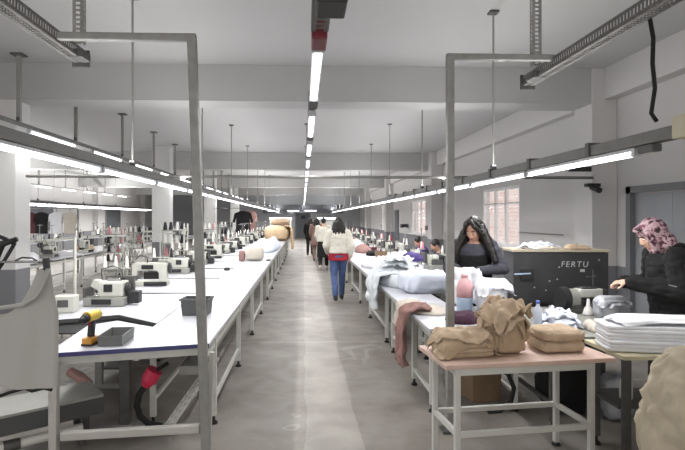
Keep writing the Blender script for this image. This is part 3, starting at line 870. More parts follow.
strips = [  # x, z of tube, first y, pitch, count, scale, words
    (-1.75, 2.095, 2.80, 1.6, 22, 1.03, 'the trunking over the garment frame tables'),
    (2.1, 2.088, 3.07, 1.55, 22, 1.0, 'the trunking over the table with cloth piles'),
    (-3.95, 2.93, 5.15, 2.2, 13, .97, 'the high trunking beside the white columns'),
    (-9.2, 2.17, 9.0, 1.55, 16, 1.0, 'the low trunking beyond the columns'),
    (-10.4, 2.17, 9.0, 1.55, 16, 1.0, 'the low trunking nearest the far side wall'),
    (-10.45, 2.93, 11.0, 2.2, 9, .9, 'the high trunking nearest the far side wall'),
]
tr_lab = ['dark trunking over the white tables beside the garment frame', 'dark trunking over the cloth table with beige end box', 'high thin trunking beside the white columns', 'low trunking beyond the columns, nearer of two', 'low trunking beyond the columns, farther of two', 'high trunking far beyond the columns']
for si, (x, z, y0, pt, n, s_, words) in enumerate(strips):
    hi = z > 2.6
    h = .05 if hi else .075
    ys = y0 - .3 if si != 1 else 2.72
    trunking('hanging_trunking', tr_lab[si], x, ys, y0 + pt * n, z + .038 + h / 2, .05 if hi else .07, h)
    for k in range(n):
        place_batten(x, y0 + pt * k, z, '%s lit batten from the near end of %s' % (ORD[k], words), 'battens under ' + words, s_)
    if hi:
        rs = [7.1, 8.85, 11.1, 13.4, 15.6, 17.8, 20, 22.2, 24.4, 26.6, 28.8, 31] if si == 2 else [11.4 + 2.2 * k for k in range(8)]
        for k, y in enumerate(rs):
            rod(x, y, z + .095, '%s square drop post down to %s' % (ORD[k], words), 'drop posts of ' + words, .026, .16)
    elif si < 2:
        for k in range(9):
            rod(x, (5.2 if si == 0 else 5.45) + (3.55 if si == 0 else 3.3) * k, z + .118, '%s thin drop rod down to %s' % (ORD[k], words), 'drop rods of ' + words, .011 if si == 0 else .0112, .1)
    else:
        for k in range(5):
            rod(x, 10.5 + 3.6 * k, z + .118, '%s thin drop rod down to %s' % (ORD[k], words), 'drop rods of ' + words, .0114 + .0001 * si, .08)
# end box of the right trunking, small hangers
tag(MB().box((2.1, 2.66, 2.18), (.11, .1, .13)).build('hanging_feed_box', 'beige_plastic', bev=.012), 'beige feed box on the near end of the cloth table trunking', 'electrical box')
eb = thing('hanging_socket_box', 'small socket box at the near end of the first cloth table batten', 'electrical box', (2.1, 2.96, 2.1))
MB().box((0, 0, 0), (.06, .13, .045)).build('case', 'steel_dark', eb, .004); MB().box((0, -.0, -.024), (.03, .06, .004)).build('cover', 'offwhite', eb)
for k in range(9):
    t = MB(); y = 3.55 + k * .95
    t.box((2.1, y, 2.172), (.1, .045, .1)); tag(t.build('hanging_trunking_clip', 'steel_dark', bev=.004), '%s clip along the cloth table trunking from its beige end box' % ORD[k], 'clip', 'clips on the cloth table trunking')
cb = MB(); cb.path([(2.06, 2.9, 2.86), (2.08, 2.9, 2.75), (2.075, 2.9, 2.6), (2.09, 2.9, 2.45), (2.06, 2.89, 2.3), (2.1, 2.9, 2.255)], .012, 8)
tag(cb.build('hanging_black_cable', 'rubber'), 'black cable dropping from perforated channel to cloth table trunking', 'cable')
# centre strip
CZ = 2.68
t = thing('hanging_centre_trunking', 'dark trunking with joint boxes high over the middle of the aisle', 'trunking', (.09, 2.94, CZ + .07))
MB().box((0, 17, 0), (.05, 34, .05)).build('channel', 'trunk', t)
for k in range(18): MB().box((0, 1.48 + 1.87 * k, -.03), (.085, .36, .08)).build('joint_box', 'steel_dark', t, .006)
for k in range(18):
    o = place_batten(.09, 2.94 + 1.87 * k + (0 if k else .0), CZ, '%s lit batten from the near end of the centre aisle trunking' % ORD[k], 'battens under the centre aisle trunking', .84)
    o.scale.x = 1.45
    if k % 2: rod(.09, 2.94 + 1.87 * k - .18, CZ + .1, '%s drop rod of the centre aisle trunking' % ORD[k // 2], 'drop rods of the centre trunking', .0115, .1)
tag(MB().box((.09, 2.79, CZ + .02), (.085, .2, .11)).build('hanging_end_cap', 'red', bev=.01), 'dark red end block on the centre aisle trunking', 'end cap')
bx = thing('hanging_control_box', 'dark boxy unit fixed to the perforated tray above the aisle', 'box', (.125, 2.24, CZ - .04))
MB().box((0, 0, 0), (.14, .2, .06)).build('case', 'black', bx, .012); MB().tube((.05, -.08, .0), (.05, -.115, .0), .024).build('lens', 'steel_dark', bx)


def slotted(a, b, w, h, name, mat, parent, pitch=.055):
    """perforated channel: two sides and a bottom, each two runners and cross strips"""
    a, b = V(a), V(b); L_ = (b - a).length; d_ = (b - a).normalized()
    u = V((0, 0, 1)) if abs(d_.z) < .9 else V((0, 1, 0)); x = d_.cross(u).normalized(); z = x.cross(d_)
    m = MB(); Bx = Matrix((x, d_, z)).transposed()
    def strip(c, du, wd, nrm):
        # du runs across the face
        for s_ in (-1, 1):
            m.bar(a + c + du * s_ * wd * .36, b + c + du * s_ * wd * .36, wd * .26 if abs(du.dot(x)) > .5 else .004, .004 if abs(du.dot(x)) > .5 else wd * .26, up=z)
        k = 0
        while k * pitch < L_:
            p = a + d_ * (k * pitch) + c
            m.bar(p - du * wd * .3, p + du * wd * .3, pitch * .45 if abs(du.dot(x)) > .5 else pitch * .45, .0038, up=nrm)
            k += 1
    strip(-z * h / 2, x, w, z)
    strip(x * w / 2, z, h, x); strip(-x * w / 2, z, h, x)
    return m.build(name, mat, parent)


tc = thing('hanging_perforated_tray', 'perforated tray at the near end of the centre aisle trunking', 'cable tray', (0, 0, 0))
slotted((.09, 1.2, CZ + .03), (.09, 2.68, CZ + .03), .09, .06, 'tray', 'perf', tc)
for sx, z, ye, lab in ((-1.73, 2.93, 3.95, 'perforated channel above the garment frame'), (2.02, 2.91, 4.42, 'perforated channel above the frame by the tan cloth table')):
    t = thing('hanging_perforated_channel', lab, 'channel', (0, 0, 0))
    slotted((sx, -.4, z), (sx, ye, z), .1, .085, 'channel', 'perf', t, .032)
    MB().box((sx, ye + .012, z - .01), (.13, .02, .13)).build('end_plate', 'steel_dark', t)
    slotted((sx + (.035 if sx < 0 else -.035), ye - (.1 if sx < 0 else .22), z + .07), (sx + (.035 if sx < 0 else -.035), ye - (.1 if sx < 0 else .22), H - .003), .075, .05, 'drop_strut', 'steel', t, .035)
    br = MB(); br.box((sx + (.035 if sx < 0 else -.035), ye - (.1 if sx < 0 else .22), z - .02), (.11, .15, .06)); br.build('bracket', 'steel_dark', t, .006)

# ------------------------------------------------------------------ tube frames
fl = thing('tube_frame', 'tall tube frame at the near end of the white table, garment beside it', 'frame', (0, 0, 0))
FY = 3.44
A = at(192, 38, FY); Bt = at(206.5, 440, FY); Bt.z = .0; Lx = at(48, 36, FY)
MB().bar((A.x, FY, A.z), (Bt.x, FY, .02), .062, .062).build('post', 'steel', fl, .012)
MB().bar((Lx.x + .065, FY, A.z + .0), (A.x + .03, FY, A.z + .0), .05, .052).build('top_bar', 'steel', fl, .01)
P1 = at(57, 436, FY); P2 = at(200, 428, FY)
MB().bar((P1.x + .03, FY, P1.z), (P2.x + .0, FY, P2.z), .05, .055).build('bottom_bar', 'rail', fl, .008)
P3 = at(54, 350, FY); MB().bar((P3.x, FY, .02), (P3.x, FY, .72), .055, .055).build('short_post', 'rail', fl, .008)
slotted(at(168, 427, FY + .03), at(216, 358, 4.0), .05, .03, 'brace', 'rail', fl, .06)
MB().bar(at(209, 440, FY + .06), at(212, 352, FY + .06), .03, .03).build('inner_post', 'rail', fl)
fr = thing('tube_frame', 'tall tube frame behind the tan cloth table', 'frame', (0, 0, 0))
GY = 3.9; A = at(450, 57, GY); E = at(560, 57, GY)
MB().bar((A.x, GY, A.z), (A.x, GY, .02), .06, .06).build('post', 'steel', fr, .012)
MB().bar((A.x - .03, GY, A.z), (1.992, GY, A.z), .05, .05).build('top_bar', 'steel', fr, .01)
MB().box((A.x, GY, .011), (.14, .12, .02)).build('foot_plate', 'steel_dark', fr)

# ------------------------------------------------------------------ left tables
def long_table(name, label, x0, x1, y0, y1, legs_y, z=.76, edge=None, inset=.05, group=None, rails=True, top='laminate', legm='white_leg', th=.028, lower=.2):
    t = thing(name, label, 'table', ((x0 + x1) / 2, (y0 + y1) / 2, 0), 0, group)
    cx, cy = (x0 + x1) / 2, (y0 + y1) / 2
    MB().box((0, 0, z - th / 2), (x1 - x0, y1 - y0, th)).build('tabletop', top, t, .004)
    if edge: MB().box((0, y0 - cy - .004, z - th / 2 - .003), (x1 - x0, .006, th + .002)).build('edge_band', edge, t)
    for x in (x0 + inset, x1 - inset):
        for y in legs_y:
            l_ = MB().box((x - cx, y - cy, (z - th + .06) / 2), (.045, .045, z - th - .07)).build('leg', legm, t, .004)
            MB().lathe((x - cx, y - cy, .001), [(.032, 0), (.032, .012), (.012, .03), (.012, .07)], 12).build('foot', 'rubber', l_)
    if rails:
        for x in (x0 + inset, x1 - inset):
            MB().box((x - cx, 0, z - th - .07), (.03, y1 - y0 - .1, .05)).build('side_rail', legm, t, .003)
            MB().box((x - cx + .002, (legs_y[0] + legs_y[-1]) / 2 - cy, lower), (.028, legs_y[-1] - legs_y[0], .03)).build('stretcher', legm, t, .003)
        for y in legs_y:
            MB().box((0, y - cy, z - th - .03), (x1 - x0 - 2 * inset, .03, .04)).build('cross_rail', legm, t, .003)
    return t


LE = -.68
LX1 = -1.27
legy = [4.12, 5.68, 7.28, 8.84, 10.3, 11.8]
k = 0
y = 3.66
n = 7
for k in range(1, n):
    y0, y1 = 3.62 + 3.1 * k, 3.62 + 3.1 * (k + 1) - .006
    long_table('worktable', '%s white worktable from the garment frame along the aisle' % ORD[k], LX1, LE, y0, y1, [y0 + .5, y0 + 2.07], group='white worktables beside the garment frame row')
ft = thing('worktable', 'white worktable end with slanted navy edge behind the garment frame', 'table', (0, 0, 0), 0, 'white worktables beside the garment frame row')
pf = [(-1.74, 3.46), (-.69, 3.70), (LE, 6.713), (LX1, 6.713), (LX1, 4.27), (-1.66, 4.54), (-1.84, 4.36)]
def slab(poly, z0, z1):
    n_ = len(poly); m = MB(); m.add([(x, y, z0) for x, y in poly] + [(x, y, z1) for x, y in poly], [tuple(reversed(range(n_))), tuple(range(n_, 2 * n_))] + [(i, (i + 1) % n_, n_ + (i + 1) % n_, n_ + i) for i in range(n_)]); return m
slab(pf, .732, .76).build('tabletop', 'laminate', ft)
MB().bar((-1.745, 3.453, .745), (-.688, 3.694, .745), .008, .029).build('edge_band', 'navy', ft)
MB().bar((-1.72, 3.49, .7), (-.72, 3.72, .7), .03, .05).build('cross_rail', 'white_leg', ft)
for x in (LE - .05, LX1 + .05):
    for y in (4.12, 5.69):
        l_ = MB().box((x, y, .395), (.045, .045, .66)).build('leg', 'white_leg', ft, .004); MB().lathe((x, y, .001), [(.032, 0), (.032, .012), (.012, .03), (.012, .07)], 12).build('foot', 'rubber', l_)
    MB().box((x, 5.2, .66), (.03, 3.0, .05)).build('side_rail', 'white_leg', ft); MB().box((x, 4.9, .2), (.028, 1.57, .03)).build('stretcher', 'white_leg', ft)
l_ = MB().box((-1.4, 4.0, .39), (.08, .07, .67)).build('leg', 'steel_dark', ft, .006); MB().box((-1.35, 4.0, .04), (.55, .07, .04)).build('foot', 'steel', l_, .005)
for x in (-1.58, -1.12): MB().lathe((x, 4.0, .001), [(.03, 0), (.03, .012), (.014, .022)], 10).build('pad', 'rubber', l_)
# a cable tray runs below the aisle edge of these tables
tg = MB(); tg.box((LE - .2, 14.4, .5), (.16, 21, .07)); tag(tg.build('rail_tray', 'steel', bev=.006), 'long grey tray slung under the white worktables by the aisle', 'cable tray')


# sewing machines ----------------------------------------------------------
def cone(parent, x, y, z, mat, r=.024, h=.12):
    m = MB(); m.lathe((x, y, z), [(r, 0), (r, .012), (r * .55, h), (r * .3, h + .01)], 12); return m.build('thread_cone', mat, parent)


def thread_stand(parent, x, y, hgt, mats):
    ts = MB().tube((x, y, 0), (x, y, hgt), .008, n=8).build('thread_stand', 'chrome', parent)
    a = MB(); a.bar((x - .13, y, hgt - .02), (x + .13, y, hgt - .02), .012, .012); a.build('guide_arm', 'chrome', ts)
    p = MB(); p.box((x, y, .36), (.3, .1, .008)); p.build('cone_tray', 'grey_enamel', ts)
    for i, mt in enumerate(mats): cone(ts, x + (-.12 + .24 * i / max(1, len(mats) - 1)), y, .365, mt)


def lockstitch(mats=('cone_white', 'cone_black')):
    t = thing('sewing_machine', 'x', 'sewing machine')
    MB().box((0, 0, .03), (.5, .2, .06)).build('bed', 'offwhite', t, .008)
    m = MB(); m.prism([(.13, .06), (.24, .06), (.24, .29), (.2, .31), (-.19, .31), (-.235, .28), (-.235, .13), (-.17, .13), (-.16, .2), (.1, .2), (.13, .17)], .11)
    m.build('arm', 'offwhite', t, .012)
    m = MB(); m.tube((-.2, -.01, .14), (-.2, -.01, .07), .008); m.build('needle_bar', 'chrome', t)
    MB().box((-.2, -.005, .066), (.05, .04, .012)).build('presser_foot', 'chrome', t)
    MB().lathe((.245, 0, .235), [(.02, 0), (.07, .008), (.075, .02), (.07, .034), (.025, .04)], 18, 'X').build('handwheel', 'black', t)
    MB().box((-.02, -.062, .25), (.16, .012, .06)).build('control_panel', 'black', t, .004)
    MB().box((.17, .02, .33), (.12, .09, .04)).build('motor_cover', 'grey_enamel', t, .01)
    m = MB(); m.path([(-.02, -.05, .31), (-.02, -.06, .38), (-.1, -.1, .42), (-.16, -.13, .36)], .007, 6); m.build('lamp_neck', 'black', t)
    MB().box((.04, .085, .12), (.3, .04, .1)).build('rear_cover', 'black', t, .01)
    MB().box((.1, -.12, .03), (.3, .04, .055)).build('front_cover', 'black', t, .006)
    thread_stand(t, .12, .2, .72, mats)
    return t


def overlock(mats=('cone_white', 'cone_white', 'cone_white')):
    t = thing('overlock_machine', 'x', 'sewing machine')
    MB().box((0, 0, .045), (.42, .26, .09)).build('base', 'grey_enamel', t, .01)
    m = MB(); m.box((.05, .02, .17), (.26, .2, .16)); m.build('housing', 'offwhite', t, .018)
    m = MB(); m.prism([(-.17, .2), (-.06, .14), (-.06, .26), (-.14, .27)], .09); m.build('needle_head', 'offwhite', t, .008)
    MB().box((-.13, -.03, .1), (.14, .16, .014)).build('cloth_plate', 'chrome', t, .003)
    MB().tube((-.14, -.01, .2), (-.14, -.01, .11), .007).build('needle_bar', 'chrome', t)
    MB().box((.03, -.084, .185), (.09, .012, .08)).build('door_panel', 'black', t, .004)
    MB().box((-.02, -.135, .05), (.2, .014, .055)).build('front_cover', 'black', t, .004)
    MB().lathe((.182, .02, .17), [(.02, 0), (.066, .006), (.07, .02), (.06, .032), (.02, .036)], 18, 'X').build('handwheel', 'black', t)
    m = MB(); m.box((.27, .03, .08), (.12, .12, .13)); m.build('motor', 'black', t, .012)
    MB().box((.06, .02, .265), (.14, .05, .03)).build('tension_block', 'chrome', t, .004)
    m = MB(); m.path([(-.1, .1, .24), (-.12, .12, .36), (.0, .13, .4), (.1, .13, .36), (.12, .1, .26)], .006, 6); m.build('thread_guide', 'steel_dark', t)
    MB().box((.08, .15, .2), (.3, .05, .18)).build('rear_cover', 'steel_dark', t, .008)
    MB().box((-.2, -.02, .14), (.03, .2, .1)).build('side_tray', 'steel_dark', t, .004)
    thread_stand(t, .0, .22, .74, mats)
    return t


def machine_table(name, label, group, z=.757, sx=1.2, sy=1.16):
    t = thing(name, label, 'table', (0, 0, 0), 0, group)
    MB().box((0, 0, z - .018), (sx, sy, .036)).build('tabletop', 'laminate', t, .005)
    for y in (-sy * .36, sy * .36):
        l_ = MB(); l_.box((-.1, y, (z - .04) / 2 + .03), (.07, .05, z - .1)); p_ = l_.build('leg', 'steel', t, .006)
        MB().box((-.1, y, .045), (.62, .06, .04)).build('foot', 'steel', p_, .006)
        for x in (-.38, .18): MB().lathe((x, y, .001), [(.03, 0), (.03, .012), (.014, .024)], 10).build('pad', 'rubber', p_)
    MB().box((-.1, 0, .3), (.04, sy * .72, .04)).build('crossbar', 'steel', t)
    if sx > 1: MB().box((0, -sy / 2 - .003, z - .018), (sx - .01, .006, .034)).build('edge_band', 'steel_dark', t)  # dark strip paints the gap's shade onto the white front edge
    if sx > 1: MB().box((-.02, -sy / 2 + .05, z - .048), (sx - .12, .37, .01)).build('gap_shade_slab', 'rubber', t)  # added dark slab standing in for the shade under the table gap
    MB().box((-.12, 0, .12), (.26, .4, .02)).build('pedal', 'steel_dark', t, .005)
    MB().box((-.02, -.16, z - .14), (.18, .2, .2)).build('motor_box', 'black', t, .02)
    return t


lock0 = lockstitch(); over0 = overlock()
mtp = None
LAB_M = 'on the white tables beside the garment frame'
lm_y = [5.45, 6.95, 8.45, 10.0, 11.55, 13.1, 14.65, 16.2, 17.75, 19.3, 20.9, 22.5, 24.2, 26, 28]
o_used = l_used = False
for k, y in enumerate(lm_y):
    lab = '%s white machine table away from the garment frame' % ORD[k]
    if mtp is None:
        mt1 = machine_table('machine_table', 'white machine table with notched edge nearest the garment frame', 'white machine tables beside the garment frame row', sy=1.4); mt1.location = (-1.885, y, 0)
        for ch in mt1.children:
            if ch.name.startswith('tabletop'): bpy.data.objects.remove(ch); break
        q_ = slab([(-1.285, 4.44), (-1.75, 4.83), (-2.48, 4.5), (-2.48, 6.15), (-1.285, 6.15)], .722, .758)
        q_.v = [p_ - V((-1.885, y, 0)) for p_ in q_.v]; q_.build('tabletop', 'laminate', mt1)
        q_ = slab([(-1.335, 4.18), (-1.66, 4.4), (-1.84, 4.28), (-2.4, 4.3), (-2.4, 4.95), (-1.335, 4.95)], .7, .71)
        q_.v = [p_ - V((-1.885, y, 0)) for p_ in q_.v]; q_.build('gap_shade_slab', 'rubber', mt1)  # added dark slab that makes the notch look shaded
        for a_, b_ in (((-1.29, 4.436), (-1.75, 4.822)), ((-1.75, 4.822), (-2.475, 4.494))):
            q_ = MB().bar((a_[0] + 1.885, a_[1] - y - .004, .74), (b_[0] + 1.885, b_[1] - y - .004, .74), .006, .036); q_.build('edge_band', 'bin', mt1)  # dark strips paint the notch's shade onto the white tabletop edge
        for ch in mt1.children:
            if ch.name.startswith('edge_band') and abs(ch.data.vertices[0].co.y + .7) < .01: bpy.data.objects.remove(ch); break
        mtp = False
    elif mtp is False:
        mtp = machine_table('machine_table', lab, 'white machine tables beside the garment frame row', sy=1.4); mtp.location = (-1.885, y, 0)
    else:
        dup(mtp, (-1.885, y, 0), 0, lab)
    rz = random.uniform(-.1, .12)
    lb = '%s sewing machine from the garment frame %s' % (ORD[k], LAB_M)
    gp = 'machines ' + LAB_M
    if k % 3 != 1:
        if not o_used: o_used = True; over0.location = (-2.07, y - .06, .76); over0.rotation_euler.z = rz; over0['label'] = lb; over0['group'] = gp
        else: dup(over0, (-2.1, y, .76), rz, lb, gp)
    else:
        if not l_used: l_used = True; lock0.location = (-2.1, y, .76); lock0.rotation_euler.z = rz; lock0['label'] = lb; lock0['group'] = gp
        else: dup(lock0, (-2.1, y, .76), rz, lb, gp)


def stool():
    t = thing('work_stool', 'x', 'stool')
    MB().lathe((0, 0, .46), [(.13, 0), (.165, .01), (.17, .03), (.15, .05), (.02, .056)], 18).build('seat', 'stool', t)
    for a in range(4):
        c, s_ = math.cos(a * PI / 2 + .78), math.sin(a * PI / 2 + .78)
        MB().tube((c * .11, s_ * .11, .46), (c * .19, s_ * .19, .0), .013, n=8).build('leg', 'steel', t)
    MB().lathe((0, 0, .2), [(.15, 0), (.162, .0), (.162, .015), (.15, .015)], 18).build('foot_ring', 'steel', t)
    return t


st0 = stool(); st_used = False
for k, y in enumerate(lm_y[:10]):
    lab = '%s round stool behind the machines beside the garment frame row' % ORD[k]
    p = (-3.3 + random.uniform(-.06, .06), y + random.uniform(-.1, .1), 0)
    if not st_used: st_used = True; st0.location = p; st0['label'] = lab; st0['group'] = 'stools beside the garment frame row'
    else: dup(st0, p, 0, lab)
for k, y in enumerate((10.5, 12.05)):
    sq = dup(st0, (3.1, y, 0), 0, ('nearer' if k == 0 else 'farther') + ' stool with a machinist seated on it', 'stools under the machinists'); sq.scale.z = .8

# row beyond the columns
for k in range(5):
    long_table('worktable', '%s white worktable beyond the columns' % ORD[k], -6.5, -5.35, 8.6 + 3.4 * k, 8.6 + 3.4 * k + 3.36, [9.0 + 3.4 * k, 11.5 + 3.4 * k], group='worktables beyond the columns', z=.8)
rk = thing('overhead_rail', 'white rail on posts running along the tables beyond the columns', 'rail', (0, 0, 0))
MB().bar((-5.9, 8.7, 1.16), (-5.9, 25.4, 1.16), .05, .06).build('bar', 'offwhite', rk)
for k in range(6): MB().bar((-5.9, 8.8 + 3.3 * k, .803), (-5.9, 8.8 + 3.3 * k, 1.13), .04, .04).build('post', 'offwhite', rk)
for k in range(9):
    (dup(over0 if k % 2 else lock0, (-5.58, 9.5 + 1.75 * k, .803), PI / 2 + random.uniform(-.1, .1), '%s sewing machine on the tables beyond the columns' % ORD[k], 'machines beyond the columns'))
for k in range(7):
    (dup(lock0 if k % 2 else over0, (-6.25, 10.2 + 2.2 * k, .803), -PI / 2 + random.uniform(-.1, .1), '%s sewing machine on the wall side of the tables beyond the columns' % ORD[k], 'wall-side machines beyond the columns'))
for k in range(3):
    m = MB(); m.heap((-5.62 - .3 * (k % 2), 10.35 + 3.45 * k, .805), .2, .26, .16, seed=20 + k); tag(m.build('cloth_heap', ('white_cloth', 'beige_cloth', 'rose_cloth')[k]), ('white', 'beige', 'dusty rose')[k] + ' cloth heap on a table beyond the columns', 'cloth', 'heaps beyond the columns')
# worktables by the far side wall
for k in range(4):
    long_table('worktable', '%s white worktable under the far side wall lamps' % ORD[k], -10.6, -9.3, 11 + 4 * k, 14.9 + 4 * k, [11.4 + 4 * k, 14.4 + 4 * k], group='worktables under the far side wall lamps', z=.8, rails=False)
    for q in range(2):
        dup(lock0, (-9.6, 12 + 4 * k + 1.8 * q, .803), PI / 2, '%s sewing machine under the far side wall lamps' % ORD[2 * k + q], 'machines under the far side wall lamps')


def spool_rack(label, x, y, hgt, w=.5, d_=.32):
    t = thing('spool_rack', label, 'rack', (x, y, 0), 0, 'spool racks')
    for sx in (-1, 1):
        for sy in (-1, 1): MB().bar((sx * w / 2, sy * d_ / 2, .0), (sx * w / 2, sy * d_ / 2, hgt), .025, .025).build('post', 'offwhite', t)
    for q in range(5): MB().box((0, 0, .3 + (hgt - .45) * q / 4), (w + .02, d_ + .02, .02)).build('shelf', 'grey_enamel', t)
    return t
ncone = {}
for k, (x, y, h_, words) in enumerate(((-2.78, 10.9, 1.56, 'nearest spool rack behind the machines by the columns'), (-2.78, 14.6, 1.5, 'second spool rack behind the machines by the columns'), (-2.78, 18.4, 1.5, 'third spool rack behind the machines by the columns'), (-4.95, 13.4, 1.4, 'nearer spool rack between the columns and white rail tables'), (-4.95, 15.1, 1.4, 'farther spool rack between the columns and white rail tables'))):
    spool_rack(words, x, y, h_)
    for q in range(1, 5):
        for c_ in range(4):
            mt = random.choice(['cone_white', 'cone_pink', 'cone_white', 'cone_black', 'cone_black', 'cone_white'])
            z = .3 + (h_ - .45) * q / 4 + .011; lab_ = '%s thread cone on the %s' % ({'cone_white': 'white', 'cone_pink': 'pink', 'cone_black': 'black', 'cone_red': 'red'}[mt], words)
            if mt not in ncone: m = MB(); m.lathe((0, 0, 0), [(.045, 0), (.047, .015), (.026, .16), (.014, .175)], 12); o = m.build('thread_cone', mt); ncone[mt] = o
            else: o = ncone[mt].copy(); COL.objects.link(o)
            o.location = (x - .18 + .12 * c_, y + random.uniform(-.06, .06), z); tag(o, lab_, 'thread cone', 'thread cones on the spool racks')


def garment(name, label, loc, w, h, mat, rz=0, cat='garment', group=None):
    t = thing(name, label, cat, loc, rz, group)
    m = MB(); m.prism([(-w * .14, 0), (w * .14, 0), (w * .5, -h * .1), (w * .62, -h * .5), (w * .48, -h * .52), (w * .4, -h * .3), (w * .42, -h), (-w * .42, -h), (-w * .4, -h * .3), (-w * .48, -h * .52), (-w * .62, -h * .5), (-w * .5, -h * .1)], .08)
    m.build('cloth', mat, t, .02)
    h_ = MB(); h_.path([(0, 0, -.01), (0, 0, .05), (.02, 0, .08), (.0, 0, .1), (-.02, 0, .085)], .005, 6); h_.build('hanger_hook', 'steel_dark', t)
    return t


gr = thing('garment_rail', 'garment rail with hanging clothes beyond the columns', 'rail', (0, 0, 0))
MB().bar((-9.0, 15.6, 1.98), (-6.9, 15.6, 1.98), .03, .03).build('bar', 'steel', gr)
for x in (-9.0, -6.9): MB().bar((x, 15.6, .0), (x, 15.6, 1.97), .04, .04).build('post', 'steel', gr)
for k, (x, mt, c) in enumerate(((-8.35, 'maroon', 'maroon'), (-8.0, 'black_cloth', 'black'), (-7.55, 'white_cloth', 'white'), (-7.15, 'oat_cloth', 'oatmeal'))):
    garment('hanging_garment', c + ' garment on the rail beyond the columns', (x, 15.6, 1.858), .42, .66, mt, group='clothes on the rail beyond the columns')
p = at(243, 211, 22.3); garment('hanging_garment', 'black jacket hanging past the farther columns', p, .75, 1.0, 'black_cloth'); p2_ = at(250.5, 211, 22.6); garment('hanging_garment', 'dull rose jacket hanging behind the black jacket', p2_, .5, .9, 'rose_cloth')
hr = MB(); hr.bar((-4.0, 22.45, p.z + .125), (-1.6, 22.45, p.z + .125), .03, .03); tag(hr.build('hanging_rail', 'steel'), 'short rail holding the two jackets past the farther columns', 'rail')

# things on the left table -----------------------------------------------
bn = thing('storage_bin', 'empty dark grey bin on the white worktable behind the frame post', 'bin', tuple(onz(197, 314, .762)), R(-4))
def open_box(w, d_, h, t=.006, tp=.9):
    m = MB(); vs = []
    for (z, s_) in ((0, tp), (h, 1.0)): vs += [(-w / 2 * s_, -d_ / 2 * s_, z), (w / 2 * s_, -d_ / 2 * s_, z), (w / 2 * s_, d_ / 2 * s_, z), (-w / 2 * s_, d_ / 2 * s_, z)]
    for (z, s_) in ((h, 1.0), (t, tp)):
        a, b = w / 2 * s_ - t, d_ / 2 * s_ - t; vs += [(-a, -b, z), (a, -b, z), (a, b, z), (-a, b, z)]
    fs = [(0, 3, 2, 1), (12, 13, 14, 15)]
    for i in range(4):
        j = (i + 1) % 4; fs += [(i, j, 4 + j, 4 + i), (4 + i, 4 + j, 8 + j, 8 + i), (8 + i, 8 + j, 12 + j, 12 + i)]
    return m.add(vs, fs)
open_box(.26, .2, .155).build('tub', 'bin', bn)
rm = MB(); 
for (c, dd) in (((0, -.104, .148), (.28, .012, .02)), ((0, .104, .148), (.28, .012, .02)), ((-.134, 0, .148), (.012, .2, .02)), ((.134, 0, .148), (.012, .2, .02))): rm.box(c, dd)
rm.build('rim', 'bin', bn)

dp = onz(88, 345, .762)
dl = thing('cordless_drill', 'yellow and black cordless drill standing on the white table end', 'drill', (dp.x + .012, dp.y + .02, .762), R(172))
MB().box((0, 0, .028), (.075, .115, .056)).build('battery', 'orange', dl, .008)
MB().box((0, 0, .006 + .002), (.079, .119, .014)).build('battery_base', 'black', dl)
MB().bar((0, .0, .056), (0, -.02, .17), .036, .048).build('grip', 'black', dl, .008)
m = MB(); m.tube((0, -.085, .205), (0, .055, .205), .037, .039, 16); m.build('motor_housing', 'yellow', dl)
m = MB(); m.tube((0, .056, .2), (0, .09, .2), .032, .03, 16); m.tube((0, .088, .2), (0, .13, .2), .024, .014, 14); m.build('chuck', 'black', dl)
m = MB(); m.tube((0, -.087, .2), (0, -.105, .2), .035, .028, 16); m.build('end_cover', 'black', dl)
MB().box((0, .018, .155), (.014, .02, .03)).build('trigger', 'red', dl)
ty = thing('parts_tray', 'grey open tray of small parts beside the drill', 'tray', (-1.385, 3.77, .762), R(2))
open_box(.175, .3, .075, .005, .94).build('tray', 'tray', ty)
for k in range(5): MB().box((-.05 + .025 * k, -.07 + .06 * (k % 3), .014), (.03, .05, .012), rz=k).build('metal_part', 'chrome', ty)
p = onz(227, 270.5, .762); tag(MB().lathe(p, [(.02, 0), (.05, .002), (.055, .02), (.05, .05), (.02, .055)], 16).build('tape_roll', 'black'), 'small black roll alone on the white worktable', 'roll')
p = onz(253, 261, .762)
m = MB(); m.pillow((p.x + .02, p.y + .15, .762 + .15), (.19, .2, .148), seed=3, amp=.025, flat=.02, layers=4); tag(m.build('cloth_bundle', 'oat_cloth'), 'pale bundle of cloth on the white worktable past the bin', 'cloth')
m = MB(); m.pillow((p.x - .24, p.y + .04, .762 + .11), (.055, .12, .108), seed=5, amp=.012, layers=5); tag(m.build('cloth_bundle', 'rose_cloth'), 'small brownish bundle standing against the pale cloth bundle', 'cloth')
tag(MB().box((p.x + .32, p.y + .1, .775), (.09, .16, .02)).build('clipboard', 'black', bev=.004), 'small dark flat pad beside the pale cloth bundle', 'pad')
m = MB(); m.heap((-.98, 15.0, .762), .28, 1.9, .3, seed=6, amp=.04, freq=5); tag(m.build('cloth_pile', 'cool_cloth'), 'long bluish white cloth pile on the worktable', 'cloth')
m = MB(); m.pillow((-1.05, 21.2, 1.06), (.48, 1.5, .297), seed=8, amp=.07, freq=3, layers=4, flat=.01); bb_ = tag(m.build('cloth_bale', 'beige_cloth'), 'big beige cloth bale on the far end of worktables', 'cloth')
m = MB(); m.pillow((-.95, 21.6, 1.53), (.36, .9, .13), seed=9, amp=.05, freq=3, layers=3, flat=.01); tag(m.build('cloth_bale', 'tan_cloth2'), 'smaller tan bale resting on the big beige bale', 'cloth')
m = MB(); m.drape([(-.75, 20.6, 1.36), (-.5, 20.6, 1.3), (-.46, 20.6, .9), (-.44, 20.6, .45)], (0, 1.4, 0), seed=3, amp=.04, waves=4, th=.03); m.build('loose_end', 'beige_cloth', bb_)
